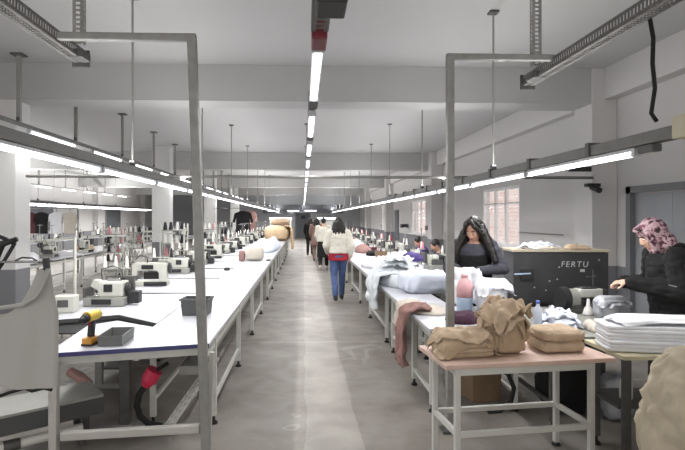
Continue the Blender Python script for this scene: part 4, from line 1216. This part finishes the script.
wp = thing('white_pole', 'white upright pole standing among the nearest overlock machines', 'pole', (-2.43, 5.42, .76))
MB().tube((0, 0, 0), (0, 0, .72), .015, n=12).build('pole', 'offwhite', wp); MB().lathe((0, 0, .001), [(.05, 0), (.05, .012), (.02, .02)], 14).build('pole_base', 'offwhite', wp)
cbx = thing('control_cabinet', 'small white control box beside the nearest overlock machine', 'box', (-2.33, 5.0, .76), R(5))
MB().box((0, 0, .08), (.2, .16, .16)).build('case', 'offwhite', cbx, .01); MB().box((0, -.082, .09), (.1, .006, .07)).build('panel', 'steel_dark', cbx)

# garment hanging at the near left, its stand, cable and low bench
gy = 2.62
G0 = at(46, 263, gy)
def tank():
    pts = [(50, 268), (52.5, 285), (55, 300), (58.5, 312), (59, 340), (58.5, 386)]
    m = MB(); x0 = at(-40, 300, gy).x
    n_, q = 26, 20
    vs = []; fs = []
    def row(t):  # t 0 top of body .. 1 hem ; right outline
        y_ = 268 + (386 - 268) * t
        for a, b in zip(pts, pts[1:]):
            if a[1] <= y_ <= b[1]: return a[0] + (b[0] - a[0]) * (y_ - a[1]) / (b[1] - a[1]), y_
        return pts[-1][0], y_
    for s_ in (0, 1):
        for j in range(q + 1):
            t = j / q; rx, y_ = row(t)
            for i in range(n_ + 1):
                u = i / n_; px = -68 - 10 * 0 + (rx + 68) * u if True else 0
                lx = -(rx + 8) if True else 0
                px = lx + (rx - lx) * u
                # neckline scoop: the top edge drops in the middle
                c = (px - (rx + lx) / 2) / ((rx - lx) / 2)
                neck = 47 * max(0, 1 - (abs(c) / .80) ** 2.6) if abs(c) < .80 else 0
                yy = y_ + neck * (1 - t) ** 1.3 + t * 2.5 * math.sin(px * .05)
                p = at(px, yy, gy); p.y += .012 * math.sin(px * .16 + t * 2) * t + (.02 if s_ else -.02) * math.sin(PI * min(1, max(0, u))) ** .3 + .004
                vs.append(p)
    K = (q + 1) * (n_ + 1)
    for j in range(q):
        for i in range(n_):
            a = j * (n_ + 1) + i; fs.append((a, a + 1, a + n_ + 2, a + n_ + 1)); fs.append((K + a, K + a + n_ + 1, K + a + n_ + 2, K + a + 1))
    for j in range(q):
        for i in (0, n_):
            a = j * (n_ + 1) + i; fs.append((a, a + n_ + 1, K + a + n_ + 1, K + a))
    m.add(vs, fs, True); return m
tk = thing('hanging_tank_top', 'light grey tank top hanging beside the tube frame', 'garment', (0, 0, 0))
tank().build('cloth', 'grey_jersey', tk)
trim = MB(); trim.path([at(48 - 3 * 0, 269, gy - .03), at(43, 285, gy - .035), at(36, 297, gy - .038), at(22, 305, gy - .04), at(0, 308, gy - .04), at(-20, 307, gy - .04)], .011, 8); trim.build('neck_binding', 'grey_jersey', tk)
cl = MB(); cl.bar(at(46, 258, gy), at(47, 270, gy), .022, .035); gs = thing('garment_stand', 'black stand with wire arm holding the grey tank top', 'stand', (0, 0, 0))
MB().bar(at(-12, 300, gy + .06), V((at(-12, 300, gy + .06).x, gy + .06, .02)), .035, .035).build('post', 'black', gs)
m = MB(); a = at(-12, 300, gy + .06); m.path([a, at(-6, 262, gy + .06), at(2, 244, gy + .06), at(17, 239, gy + .06)], [.016, .02, .02, .014], 10); m.build('arm', 'black', gs)
m = MB(); m.path([at(-10, 232, gy + .06), at(4, 238, gy + .06), at(15, 244, gy + .06)], .012, 8); m.path([at(-2, 270, gy + .06), at(6, 258, gy + .06), at(15, 243, gy + .06)], .01, 8); m.build('clamp', 'black', gs)
m = MB(); m.path([at(-12, 262, gy + .02), at(10, 262, gy + .02), at(30, 261.5, gy + .02), at(52, 261, gy + .02)], .006, 8); m.build('wire_arm', 'chrome', gs)
m = MB(); m.path([at(15, 261, gy + .02), at(22, 257.5, gy + .02), at(32, 258, gy + .02), at(40, 262.5, gy + .02)], .005, 8); m.build('wire_loop', 'steel_dark', gs)
cl.build('clip', 'black', gs, .004)
MB().box((a.x, gy + .06, .011), (.3, .3, .02)).build('stand_foot', 'black', gs)

lb = thing('low_bench', 'low pale-topped bench lying beneath the white table end', 'bench', (0, 0, 0))
q0, q1 = onz(-40, 425, .36), onz(104, 394, .36)
dv = (q1 - q0).normalized(); nv_ = V((-dv.y, dv.x, 0))
mid = (q0 + q1) / 2; rzb = math.atan2(dv.y, dv.x); lenb = (q1 - q0).length
lb.location = (mid.x, mid.y, 0); lb.rotation_euler.z = rzb
MB().box((0, .2, .35), (lenb, .4, .02)).build('bench_top', 'grey_enamel', lb, .003)
MB().box((0, .006, .28), (lenb, .012, .12)).build('side_panel', 'bin', lb)
MB().box((0, .394, .285), (lenb, .012, .11)).build('side_panel', 'grey_enamel', lb)
for x in (-lenb / 2 + .1, lenb / 2 - .1):
    for y in (.13, .35): MB().box((x, y, .115), (.05, .05, .228)).build('leg', 'steel_dark', lb)
wpipe = thing('white_pipe', 'white jointed pipe lying on the floor under the low bench', 'pipe', (mid.x, mid.y, 0), rzb)
MB().tube((-lenb / 2, .05, .13), (lenb / 2 - .14, .05, .13), .034, n=14).build('pipe', 'offwhite', wpipe)
MB().tube((-.2, .05, .13), (-.1, .05, .13), .04, n=14).build('joint', 'steel_dark', wpipe)
for x in (-.5, .3): MB().box((x, .05, .048), (.04, .06, .094)).build('support', 'steel_dark', wpipe)
m = MB(); m.path([at(-8, 399, gy + .1), at(8, 393, gy + .1), at(25, 388, gy + .1), at(32, 391, gy + .1), at(44, 388, gy + .1), at(52, 390, gy + .1)], .009, 8); tag(m.build('hanging_cable', 'rubber'), 'black cable looping just under the hem of the tank top', 'cable')
m = MB(); m.pillow(at(80, 378, 4.45), (.12, .05, .025), seed=4, amp=.02, rot=Matrix.Rotation(R(38), 3, 'Y')); tag(m.build('hanging_rag', 'rose_cloth'), 'crumpled dull rag hanging in the clutter under the white table', 'rag')
pl = thing('hanging_cord_plug', 'red industrial plug on a curved black cable under the white table', 'plug', (0, 0, 0))
PY = 3.86
m = MB(); m.path([at(146, 384, PY), at(139, 395, PY), at(137, 406, PY), at(140, 416, PY), at(149, 424, PY), at(162, 426, PY)], .024, 10); m.build('cable', 'rubber', pl)
m = MB(); m.tube(at(145.5, 386, PY), at(149, 380, PY), .034, .056, 14); m.tube(at(149, 380, PY), at(155, 370, PY), .062, .06, 16); m.build('plug', 'pinkred', pl)
m = MB(); m.path([at(157, 370, PY), at(163, 366, PY), at(168, 363, PY)], .014, 8); m.build('lead', 'rubber', pl)

# ------------------------------------------------------------------ right tables
RE = 1.05
for k in range(9):
    if k == 0:
        x1, y0, y1 = 1.55, 5.16, 6.36
        long_table('worktable', 'white worktable end with pink jug and white heap on it', RE, 1.915, 4.12, 5.153, [4.3, 5.0], group='white worktables of the cloth pile row', inset=.07, lower=.16)
    else: x1, y0, y1 = 1.98, 6.37 + 3.1 * (k - 1), 6.37 + 3.1 * k - .006
    long_table('worktable', '%s white worktable from the tan cloth table along the aisle' % ORD[k], RE, x1, y0, y1, [y0 + (.75 if k == 0 else .35), y0 + (1.05 if k == 0 else 2.0)], group='white worktables of the cloth pile row', inset=.08)
rm_y = [7.4, 8.95, 10.5, 12.05, 13.6, 15.15, 16.7, 18.25, 19.8, 21.4, 23, 24.6, 26.2, 27.8, 29.4, 31]
lock1 = lockstitch(('cone_red', 'cone_white')); over1 = overlock(('cone_pink', 'cone_white', 'cone_red')); over2 = overlock(('cone_white', 'cone_black', 'cone_white'))
protos = [lock1, over1, over2]; usedp = set(); mr = None
for k, y in enumerate(rm_y):
    lab = '%s machine table from the tan cloth table in the cloth pile row' % ORD[k]
    if mr is None:
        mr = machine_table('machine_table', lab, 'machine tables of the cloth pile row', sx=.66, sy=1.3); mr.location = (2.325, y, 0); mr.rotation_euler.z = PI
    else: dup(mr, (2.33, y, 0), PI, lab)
    lb_ = '%s sewing machine from the tan cloth table in the cloth pile row' % ORD[k]; gp = 'machines of the cloth pile row'; rz = PI / 2 + random.uniform(-.15, .15)
    pr = protos[k % 3]
    if k % 3 not in usedp: usedp.add(k % 3); o = pr; o.location = (2.36, y + random.uniform(-.1, .1), .76); o.rotation_euler.z = rz; o['label'] = lb_; o['group'] = gp
    else: dup(pr, (2.36, y + random.uniform(-.1, .1), .76), rz, lb_, gp)
cm = ['rose_cloth', 'white_cloth', 'red_cloth', 'cool_cloth', 'plum_cloth', 'oat_cloth', 'white_cloth', 'beige_cloth']
cn = ['dusty rose', 'white', 'red', 'bluish white', 'dark plum', 'oatmeal', 'white', 'beige']
for k in range(12):
    y = 13.4 + 1.55 * k; m = MB(); x = 1.6 + random.uniform(-.16, .1)
    m.heap((x, y, .762), random.uniform(.2, .26), random.uniform(.3, .5), random.uniform(.1, .3), seed=40 + k, amp=.04, n=26)
    tag(m.build('cloth_heap', cm[k % 8]), '%s cloth heap, %s along the far stretch of the cloth pile row' % (cn[k % 8], ORD[k]), 'cloth', 'heaps far along the cloth pile row')
m = MB(); m.heap((1.74, 12.2, .763), .2, .2, .13, seed=60, amp=.02, n=26, rz=.2); tag(m.build('cloth_heap', 'black_cloth'), 'small black cloth lying on the white tables of cloth piles', 'cloth')
m = MB(); m.heap((1.74, 7.95, 1.0), .17, .2, .19, seed=61, amp=.03, n=36); tag(m.build('cloth_heap', 'purple'), 'purple cloth lying on the wide white pile', 'cloth')
m = MB(); m.pillow((1.2, 7.05, .86), (.27, .42, .14), e=.6, ez=.7, seed=2, amp=.07, freq=5); 
m2 = MB(); m2.heap((1.42, 7.0, .763), .36, .58, .24, seed=15, amp=.06, freq=6, n=80); 
wp_ = tag(m2.build('wrapped_pile', 'plastic_wrap'), 'shiny wrapped white pile at the aisle edge of the table', 'cloth')
m = MB(); m.drape([(1.25, 7.0, .96), (1.04, 7.0, .95), (.95, 7.0, .8), (.955, 7.0, .62), (.96, 7.0, .46)], (0, .85, 0), seed=6, amp=.035, waves=5, th=.02); m.build('loose_wrapping', 'plastic_wrap', wp_)
for k in (0, 1): sheet('C%d' % (2 - k), 'crumpled_wrapper', ('upper', 'lower')[k] + ' crumpled clear wrapper on the shiny wrapped pile', 'plastic_wrap', (1.36, 6.95 + .1 * k, (1.0, .97)[k]), 1.0 + k, (1.25, 1.25, .8), 'clear wrappers')
m = MB(); m.pillow((1.55, 6.2, .762 + .125), (.33, .19, .123), e=.4, ez=.55, seed=7, amp=.025, freq=4, rz=.1, nu=80, nv=36, crease=.012); tag(m.build('cloth_bundle', 'cool_cloth'), 'plump bluish white bundle on the table behind the frame post', 'cloth')
m = MB(); m.heap((1.58, 8.25, .763), .38, .64, .3, seed=18, amp=.08, freq=5); tag(m.build('cloth_pile', 'white_cloth'), 'wide white cloth pile beyond the shiny wrapped pile', 'cloth')
for k in (0, 1): sheet('A%d' % k, 'crumpled_garment', ('lower', 'upper')[k] + ' loose white garment over the wide white pile', 'white_cloth', (1.52, 8.2, .87 + .03 * k), 1.4 + k * .3, (1.6, 1.3, .7), 'loose garments on the wide pile')
m = MB(); m.heap((1.37, 9.45, .763), .27, .5, .12, seed=19, amp=.04, freq=4); tag(m.build('cloth_pile', 'white_cloth'), 'low white cloth pile beyond the wide white pile', 'cloth')
m = MB(); m.heap((1.25, 4.95, .763), .17, .3, .035, seed=21, amp=.012, freq=6, n=30); tag(m.build('folded_cloth', 'oat_cloth'), 'flat oatmeal cloth on the table beside the frame post', 'cloth')
m = MB(); m.drape([(1.22, 4.82, .83), (1.08, 4.82, .83), (.97, 4.82, .79), (.945, 4.82, .6), (.94, 4.82, .4), (.945, 4.82, .28)], (0, .26, 0), seed=2, amp=.03, waves=3, th=.02, fan=.25); tag(m.build('hanging_garment', 'rose_cloth'), 'dusty rose garment hanging off the table edge into the aisle', 'garment')
m = MB(); m.drape([(1.2, 5.12, .83), (1.08, 5.12, .83), (.98, 5.12, .79), (.96, 5.12, .66), (.96, 5.12, .58)], (0, .2, 0), seed=5, amp=.02, waves=3, th=.015); tag(m.build('hanging_garment', 'oat_cloth'), 'oatmeal garment end hanging beside the dusty rose garment', 'garment')
m = MB(); m.heap((1.42, 4.4, .763), .15, .14, .07, seed=23, amp=.03, freq=8, n=30); tag(m.build('folded_cloth', 'plum_cloth'), 'dark plum cloth crumpled behind the tan cloth stack', 'cloth')
for k in range(8):
    y = 9.7 + 1.55 * k; t = thing('spool_box', '%s small dark box of spools between machines of the cloth pile row' % ORD[k], 'box', (1.82 + .02 * (k % 2), y + .5, .762), .1 * (k % 3), 'spool boxes')
    open_box(.26, .2, .14).build('tub', ('bin', 'carton', 'maroon')[k % 3], t)
    for q in range(3): m = MB(); m.lathe((-.07 + .07 * q, 0, .007), [(.03, 0), (.03, .01), (.016, .17), (.01, .18)], 10); m.build('spool', ('cone_white', 'cone_pink', 'cone_black')[(k + q) % 3], t)
# jug
jp = at(466, 300, 4.62); jg = thing('plastic_jug', 'pink and pale blue plastic jug beside the white cloth', 'jug', (jp.x, 4.66, .763))
MB().lathe((0, 0, 0), [(.066, 0), (.074, .01), (.075, .16), (.075, .17)], 20).build('lower_body', 'blue_plastic', jg)
MB().lathe((0, 0, .172), [(.075, 0), (.074, .1), (.06, .15), (.034, .172), (.03, .19)], 20).build('upper_body', 'pink_plastic', jg)
MB().lathe((0, 0, .363), [(.034, 0), (.034, .022), (.02, .026)], 16).build('cap', 'pink_plastic', jg)
m = MB(); m.pillow((1.76, 4.62, .762 + .165), (.13, .14, .163), e=.7, ez=.6, seed=31, amp=.006, freq=6, nu=50, nv=24); tag(m.build('cloth_bundle', 'white_cloth'), 'white bundle under the loose white garments before the long-haired woman', 'cloth')
for k, w_ in enumerate(('lowest', 'middle', 'topmost')):
    sheet(('A0', 'A2', 'A1')[k], 'crumpled_garment', w_ + ' loose white garment in the heap before the long-haired woman', ('white_cloth', 'cool_cloth', 'white_cloth')[k], (1.77, 4.62, (.955, .885, .93)[k] + .012 * k), (.1, .5, -.3)[k], (.7, 1.0, 1.3), 'white garments before the long-haired woman')
# cloth in the long-haired woman's hands
wl, wr_ = j1['wrL'], j1['wrR']; mm = (wl + wr_) / 2 + V((-.06, -.17, -.03))
m = MB(); m.drape([mm + V((0, .05, .05)), mm + V((0, -.01, .0)), mm + V((0, -.03, -.14)), mm + V((.01, -.05, -.3))], (.26, -.05, 0), seed=9, amp=.03, waves=3, th=.02, fan=.2); tag(m.build('held_hanging_cloth', 'white_cloth'), 'white cloth held up by the long-haired woman', 'cloth')

# tan cloth table ----------------------------------------------------------
tt = thing('tan_worktable', 'pinkish tan topped table with white tube legs nearest the viewer', 'table', (0, 0, 0))
c4 = [onz(*q, .76) for q in ((413, 344.5), (434, 364.5), (611, 356), (590, 342.5))]
cc = sum((V(q) for q in c4), V()) / 4; ux = (c4[2] - c4[1]).normalized(); rzt = R(6.5)
tt.location = (cc.x, cc.y, 0); tt.rotation_euler.z = rzt
TW, TD = 1.18, .5
MB().box((0, 0, .745), (TW, TD, .03)).build('tabletop', 'tan_top', tt, .006)
for x in (-.49, .45):
    for y in (-.19, .19):
        l_ = MB().box((x, y, .375), (.036, .036, .705)).build('leg', 'white_leg', tt, .005)
        MB().lathe((x, y, .0), [(.03, 0), (.03, .01), (.012, .024)], 10).build('foot', 'rubber', l_)
for y in (-.2, .2):
    MB().box((-.015, y, .3), (.93, .03, .035)).build('stretcher', 'white_leg', tt, .004)
    MB().box((-.015, y, .7), (.93, .03, .045)).build('top_rail', 'white_leg', tt, .004)
for x in (-.49, .45):
    MB().box((x, 0, .3), (.03, .36, .035)).build('side_stretcher', 'white_leg', tt, .004); MB().box((x, 0, .7), (.03, .36, .045)).build('side_rail', 'white_leg', tt, .004)
tl = lambda x, y, z: tuple(V((cc.x, cc.y, 0)) + Matrix.Rotation(rzt, 3, 'Z') @ V((x, y, z)))
# left stack of folded khaki pieces under three loose ones
zc = .762
for k in range(4):
    h = .0155; m = MB(); m.pillow((0, 0, 0), (.195, .118, h), e=.4, ez=.5, seed=70 + k, amp=.006, freq=7, nu=100, nv=20, crease=.004)
    o = m.build('folded_garment', ('tan_cloth', 'tan_cloth2')[k % 2], loc=tl(-.37, .0, zc + h + .001), rz=rzt + .02 * math.sin(k * 2)); zc += 2 * h - .003
    tag(o, '%s folded khaki garment up from the bottom of the flat stack at the table corner' % ORD[k], 'garment', 'flat khaki stack')
for k, w_ in enumerate(('lowest', 'middle', 'topmost')):
    sheet('A%d' % k, 'crumpled_garment', w_ + ' loose khaki garment draped over the flat stack at the table corner', ('tan_cloth2', 'tan_cloth', 'tan_cloth2')[k], tl(-.375, .0, .758), rzt, (.9, .92, 1.25), 'khaki garments over the flat stack')
m = MB(); m.pillow((0, 0, 0), (.112, .105, .122), e=.5, ez=.4, seed=80, amp=.006, freq=7, nu=60, nv=30, layers=5); tag(m.build('cloth_bundle', 'tan_cloth', loc=tl(-.06, -.0, .888), rz=rzt), 'khaki bundle hidden under ruffled garments, mid tan table', 'cloth')
for k, w_ in enumerate(('lowest', 'middle', 'topmost')):
    sheet('B%d' % k, 'crumpled_garment', w_ + ' ruffled khaki garment on the tall heap mid tan table', ('tan_cloth', 'tan_cloth2', 'tan_cloth2')[k], tl(-.07, .0, .758), rzt, (.88, .95, 1.12), 'khaki garments of the tall heap')
for k in range(2):
    m = MB(); m.pillow((0, 0, 0), (.15 - .01 * k, .13, .036), e=.3, ez=.62, seed=85 + k, amp=.01, freq=6, nu=100, nv=40, crease=.007); tag(m.build('folded_garment', 'tan_cloth2', loc=tl(.325 + .01 * k, .02, .8 + .073 * k), rz=rzt - .05), ('lower' if k == 0 else 'upper') + ' of two soft tan rolls at the end of tan table', 'garment', 'tan rolls')
ctn = thing('cardboard_box', 'brown cardboard box on the floor behind the tan table', 'box', (1.66, 4.66, 0), R(8))
MB().box((0, 0, .13), (.28, .3, .26)).build('carton', 'carton', ctn, .004)
for s_ in (-1, 1): MB().box((s_ * .07, 0, .263), (.135, .29, .004)).build('flap', 'carton', ctn)
CYY = 4.25
m = MB(); m.path([at(485, 371, CYY), at(497, 368, CYY), at(508, 374, CYY), at(514, 388, CYY), at(511, 402, CYY), at(500, 411, CYY), at(488, 413, CYY)], .02, 10); tag(m.build('hanging_black_cable', 'rubber'), 'thick black cable curving under the tan table', 'cable')

# table with the dark cabinet machine and overlock
t2 = long_table('worktable', 'dark-legged table with cream edge under the printed white cloth', 1.93, 2.84, 3.8, 5.1, [3.9, 5.0], z=.76, top='grey_enamel', legm='steel_dark', group=None)
ov = thing('pressing_machine', 'dark boxy cabinet machine with pale lettering behind the hemming machine', 'machine', (2.79, 5.46, 0), R(-5))
OX, OZ = 1.0, 1.34
MB().box((0, 0, .38), (OX - .04, .3, .74)).build('stand', 'oven', ov, .006)
MB().box((0, 0, .752 + (OZ - .03 - .752) / 2), (OX, .34, OZ - .03 - .754)).build('cabinet', 'oven', ov, .008)
MB().box((0, 0, OZ - .014), (OX + .03, .37, .026)).build('top_board', 'oven_top', ov, .004)
MB().box((-.36, -.185, 1.07), (.14, .03, .11)).build('latch', 'black', ov, .006)
m = MB(); m.bar((-.5, -.2, 1.075), (-.33, -.2, 1.085), .014, .014); m.build('lever', 'blue_plastic', ov)
MB().box((.225, -.173, 1.115), (.045, .006, .028)).build('rating_plate', 'letter', ov)
for k, (x, z) in enumerate(((-.12, 1.0), (-.02, 1.15), (-.04, 1.02), (.4, 1.23), (-.28, .93), (-.16, .9))): MB().lathe((x, -.176, z), [(.003, 0), (.008, .001), (.008, .005)], 10, 'Y').build('screw_head', 'letter', ov)
fc = bpy.data.curves.new('lettering', 'FONT'); fc.body = 'FERTU'; fc.size = .085; fc.extrude = .002; fc.align_x = 'CENTER'; fc.space_character = 1.25; fc.shear = .15
fo = bpy.data.objects.new('lettering', fc); COL.objects.link(fo); fo.parent = ov; fo.location = (.14, -.174, 1.155); fo.rotation_euler = (R(90), 0, 0); fc.materials.append(MAT['letter'])
_dg = bpy.context.evaluated_depsgraph_get(); _dg.update()
_lm = bpy.data.meshes.new_from_object(fo.evaluated_get(_dg)); bpy.data.objects.remove(fo); bpy.data.curves.remove(fc)
fo = bpy.data.objects.new('lettering', _lm); COL.objects.link(fo); fo.parent = ov; fo.location = (.14, -.174, 1.155); fo.rotation_euler = (R(90), 0, 0)
m = MB(); m.heap((2.62, 5.45, OZ + .001), .2, .1, .03, seed=33, amp=.012, freq=8, n=36); tag(m.build('cloth_heap', 'oat_cloth'), 'oatmeal cloth pad lying on the dark cabinet machine', 'cloth'); sheet('C1', 'crumpled_garment', 'crumpled white and beige garment on the dark cabinet machine', 'print_cloth', (2.6, 5.45, OZ + .0), .1, (.95, .42, .5))
m = MB(); m.heap((3.0, 5.36, OZ + .001), .14, .07, .035, seed=34, amp=.02, freq=9, n=30); tag(m.build('cloth_heap', 'tan_cloth2'), 'flat beige scrap on the front edge of cabinet machine top', 'cloth')
# hemming machine in front of it
hm = thing('hemming_machine', 'pale cylinder-arm hemming machine with black pulley on the cream-edged table', 'sewing machine', (2.73, 4.82, .762), R(4))
MB().box((0, 0, .018), (.5, .22, .036)).build('base', 'steel_dark', hm, .006)
m = MB(); m.tube((-.16, 0, .13), (-.225, 0, .13), .118, .112, 24); m.build('pulley', 'black', hm)
m = MB(); m.tube((-.158, 0, .13), (-.06, 0, .13), .1, .094, 24); m.build('motor_body', 'grey_enamel', hm); MB().box((-.1, 0, .065), (.13, .16, .06)).build('motor_foot', 'steel_dark', hm); m = MB(); m.tube((-.06, 0, .13), (.02, 0, .13), .05, .05, 18); m.build('drive_shaft', 'chrome', hm)
m = MB(); m.box((.07, 0, .185), (.24, .12, .08)); m.build('arm', 'offwhite', hm, .012)
MB().box((.06, -.0, .232), (.16, .09, .02)).build('top_cover', 'chrome', hm, .004)
MB().box((.21, -.005, .16), (.07, .09, .12)).build('needle_head', 'steel_dark', hm, .008)
MB().box((.2, -.055, .1), (.07, .02, .05)).build('guard', 'teal', hm, .004)
m = MB(); m.tube((.215, -.01, .1), (.215, -.01, .04), .007); m.build('needle_bar', 'chrome', hm)
m = MB(); m.tube((.15, .01, .08), (.25, .01, .08), .035, .03, 14); m.build('cylinder_bed', 'chrome', hm)
m = MB(); m.lathe((-.04, -.17, .001), [(.05, 0), (.052, .01), (.03, .07), (.018, .085), (.012, .15)], 14); m.build('oil_funnel', 'cone_white', hm)
m = MB(); m.tube((.16, .05, .25), (.16, .05, .4), .006); m.bar((.09, .05, .33), (.2, .05, .34), .01, .01); m.build('thread_guide', 'steel_dark', hm)
m = MB(); m.pillow((2.74, 4.44, .762 + .11), (.1, .08, .105), e=.7, ez=.6, seed=36, amp=.01, freq=6, nu=56, nv=28); tag(m.build('cloth_bundle', 'silver_cloth'), 'silvery grey cloth bundle under the loose silvery cloth', 'cloth')
for k, w_ in enumerate(('lower', 'upper')): sheet('A%d' % (2 * k), 'crumpled_cloth', w_ + ' loose silvery cloth under the hands of headscarf woman', 'silver_cloth', (2.78 + .06 * k, 4.43, .875 - .07 * k), .1 + .3 * k, (.62, .55, .9), 'loose silvery cloth')
for k, w_ in enumerate(('lowest', 'middle', 'topmost')):
    sheet('C%d' % k, 'crumpled_garment', w_ + ' faintly printed white garment heaped on the cream-edged table', ('print_cloth', 'cool_cloth', 'print_cloth')[k], (2.2, 4.22, .759), 1.2, (.98, .8, .72), 'printed white garments')
m = MB(); m.heap((2.42, 3.98, .763), .11, .14, .06, seed=38, amp=.03, freq=10, n=36); tag(m.build('cloth_heap', 'oat_cloth'), 'small pinkish scrap heap between printed cloth and folded stack', 'cloth')
bp_ = thing('water_bottle', 'clear water bottle with blue cap behind the tan rolls', 'bottle', (1.985, 4.16, .762))
MB().lathe((0, 0, 0), [(.03, 0), (.034, .01), (.034, .12), (.03, .15), (.014, .18), (.013, .195)], 18).build('bottle_body', 'clear_plastic', bp_)
MB().lathe((0, 0, .196), [(.017, 0), (.017, .02), (.012, .024)], 14).build('cap', 'cap_blue', bp_)
# near right table with the folded white stack
t3 = long_table('worktable', 'dark-legged table under the folded white garments', 2.13, 2.95, 3.25, 3.72, [3.3, 3.65], z=.76, top='cream_edge', legm='steel_dark', rails=False)
MB().box((0, .05, .38), (.76, .36, .02)).build('shelf', 'steel_dark', t3)
zc = .762
for k in range(7):
    h = .015; m = MB(); m.pillow((0, 0, 0), (.36, .14, h), e=.16, ez=.28, seed=100 + k, amp=.005, freq=5, nu=80)
    tag(m.build('folded_garment', 'white_cloth', loc=(2.475 + .008 * math.sin(k * 3), 3.42 + .006 * math.cos(k * 2), zc + h + .001), rz=R(-11) + .02 * math.sin(k)), '%s white garment up in the folded stack near the headscarf woman' % ORD[k], 'garment', 'folded white stack'); zc += 2 * h - .005
sheet('A1', 'crumpled_garment', 'crumpled white garment on top of the folded white stack', 'white_cloth', (2.48, 3.42, zc - .002), R(-11), (1.35, .8, .5))
wb = thing('white_bottle', 'white plastic bottle on the shelf below the folded stack', 'bottle', (2.31, 3.5, .391))
MB().lathe((0, 0, 0), [(.04, 0), (.044, .01), (.044, .1), (.036, .13), (.016, .15), (.016, .165)], 16).build('bottle_body', 'offwhite', wb); MB().lathe((0, 0, .166), [(.02, 0), (.02, .02), (.012, .03)], 12).build('cap', 'offwhite', wb)
m = MB(); m.pillow((2.28, 4.3, .25), (.2, .22, .24), e=.7, ez=.7, seed=44, amp=.05, freq=5, flat=.02); tag(m.build('rubbish_bag', 'black_cloth'), 'dark bag on the floor beneath the printed white cloth', 'bag')
m = MB(); m.pillow((2.62, 4.1, .2), (.12, .12, .19), e=.7, ez=.7, seed=45, amp=.05, freq=5, flat=.02); tag(m.build('plastic_bag', 'silver_cloth'), 'pale plastic bag on the floor beneath the cream-edged table', 'bag')
# sack
m = MB(); m.pillow((2.1, 2.26, .52), (.4, .36, .53), e=.75, ez=.6, seed=50, amp=.05, freq=4.5, nu=140, nv=80, flat=.02, crease=.018)
tag(m.build('fabric_sack', 'sack'), 'large lumpy cream cloth sack standing on the floor', 'sack')

# ------------------------------------------------------------------ far end
eb = thing('hanging_bulkhead', 'wide dark grey bulkhead hanging before the far wall', 'bulkhead', (0, 36, 2.33))
MB().box((.0, 0, 0), (5.7, .4, .62)).build('panel', 'dark_band', eb, .01); MB().box((2.55, -.22, .1), (.4, .03, .3)).build('speaker_panel', 'black', eb)
for k, x in enumerate((-2.1, -.7, .55)):
    t = thing('hanging_batten_light', 'cross-wise lit batten under the far bulkhead, %s of three' % ORD[k], 'light', (x, 35.7, 2.2), 0, 'battens under the far bulkhead'); MB().box((0, 0, .03), (.85, .05, .03)).build('housing', 'housing', t); MB().tube((-.42, 0, 0), (.42, 0, 0), .025).build('tube', 'tube', t)
for k, (xa, xb) in enumerate(((-2.15, -.8), (.95, 2.1))):
    t = thing('inspection_frame', 'white lit inspection frame at the far end, ' + ('beside the beige bales' if k == 0 else 'beyond the walkers'), 'frame', (0, 33, 0), 0, 'inspection frames')
    for x in (xa, xb): MB().bar((x, 0, 0), (x, 0, 1.62), .08, .08).build('post', 'offwhite', t)
    MB().box(((xa + xb) / 2, 0, 1.66), (xb - xa + .1, .1, .08)).build('lamp_bar', 'tube', t)
    MB().box(((xa + xb) / 2, .1, 1.1), (xb - xa - .1, .05, .8)).build('screen', 'grey_enamel', t); MB().box(((xa + xb) / 2, -.3, .8), (xb - xa, .7, .05)).build('table_board', 'laminate', t)

# ------------------------------------------------------------------ lights, world, camera
def area(x, y, z, sx, sy, power, up=False, col=(1, 1, .99)):
    l = bpy.data.lights.new('strip_and_fill_lamp', 'AREA'); l.shape = 'RECTANGLE'; l.size = sx; l.size_y = sy; l.energy = power; l.color = col
    o = bpy.data.objects.new('strip_and_fill_lamp', l); COL.objects.link(o); o.location = (x, y, z)
    if up: o.rotation_euler = (PI, 0, 0)
    return o


for (x, z, y0, y1, pw) in ((-1.75, 2.072, 2.9, 38, 470), (2.1, 2.066, 3.1, 37, 470), (.09, 2.655, 3, 36, 330), (-9.8, 2.1, 9, 34, 700), (-3.95, 2.90, 5.2, 33, 260), (-.8, 2.15, 30, 41, 90)):  # lamps along the lit tubes; the last is fill added for the far end
    area(x, (y0 + y1) / 2, z, .03, y1 - y0, pw)
for (x, z, y0, y1, pw) in ((-1.75, 2.25, 2.9, 20, 120), (2.1, 2.25, 3.1, 20, 120), (-1.75, 2.25, 20, 41, 330), (2.1, 2.25, 20, 41, 330), (-9.8, 2.3, 9, 34, 800)):
    area(x, (y0 + y1) / 2, z, .05, y1 - y0, pw, True)  # upward fill lamps added to brighten the ceiling, not part of the battens
W = bpy.data.worlds.new('daylight_and_fill'); SC.world = W; W.use_nodes = True  # window daylight, plus soft fill let in by leaving out the back wall
bg = W.node_tree.nodes['Background']; bg.inputs['Color'].default_value = (1, .985, .965, 1); bg.inputs['Strength'].default_value = 1.55

cam = bpy.data.cameras.new('camera'); co = bpy.data.objects.new('camera', cam); COL.objects.link(co)
cam.sensor_fit = 'HORIZONTAL'; cam.sensor_width = 36; cam.lens = F / 685 * 36
cam.shift_x = (342.5 - CX) / 685; cam.shift_y = (HY - 225) / 685
co.location = (0, 0, CAMZ); co.rotation_euler = (R(90), 0, -TH); cam.clip_start = .05; cam.clip_end = 200
SC.camera = co
SC.view_settings.view_transform = 'Standard'; SC.view_settings.look = 'None'; SC.view_settings.exposure = 0; SC.view_settings.gamma = 1
try:
    SC.cycles.use_denoising = True; SC.cycles.max_bounces = 6; SC.cycles.diffuse_bounces = 4; SC.cycles.sample_clamp_indirect = 4
except Exception: pass
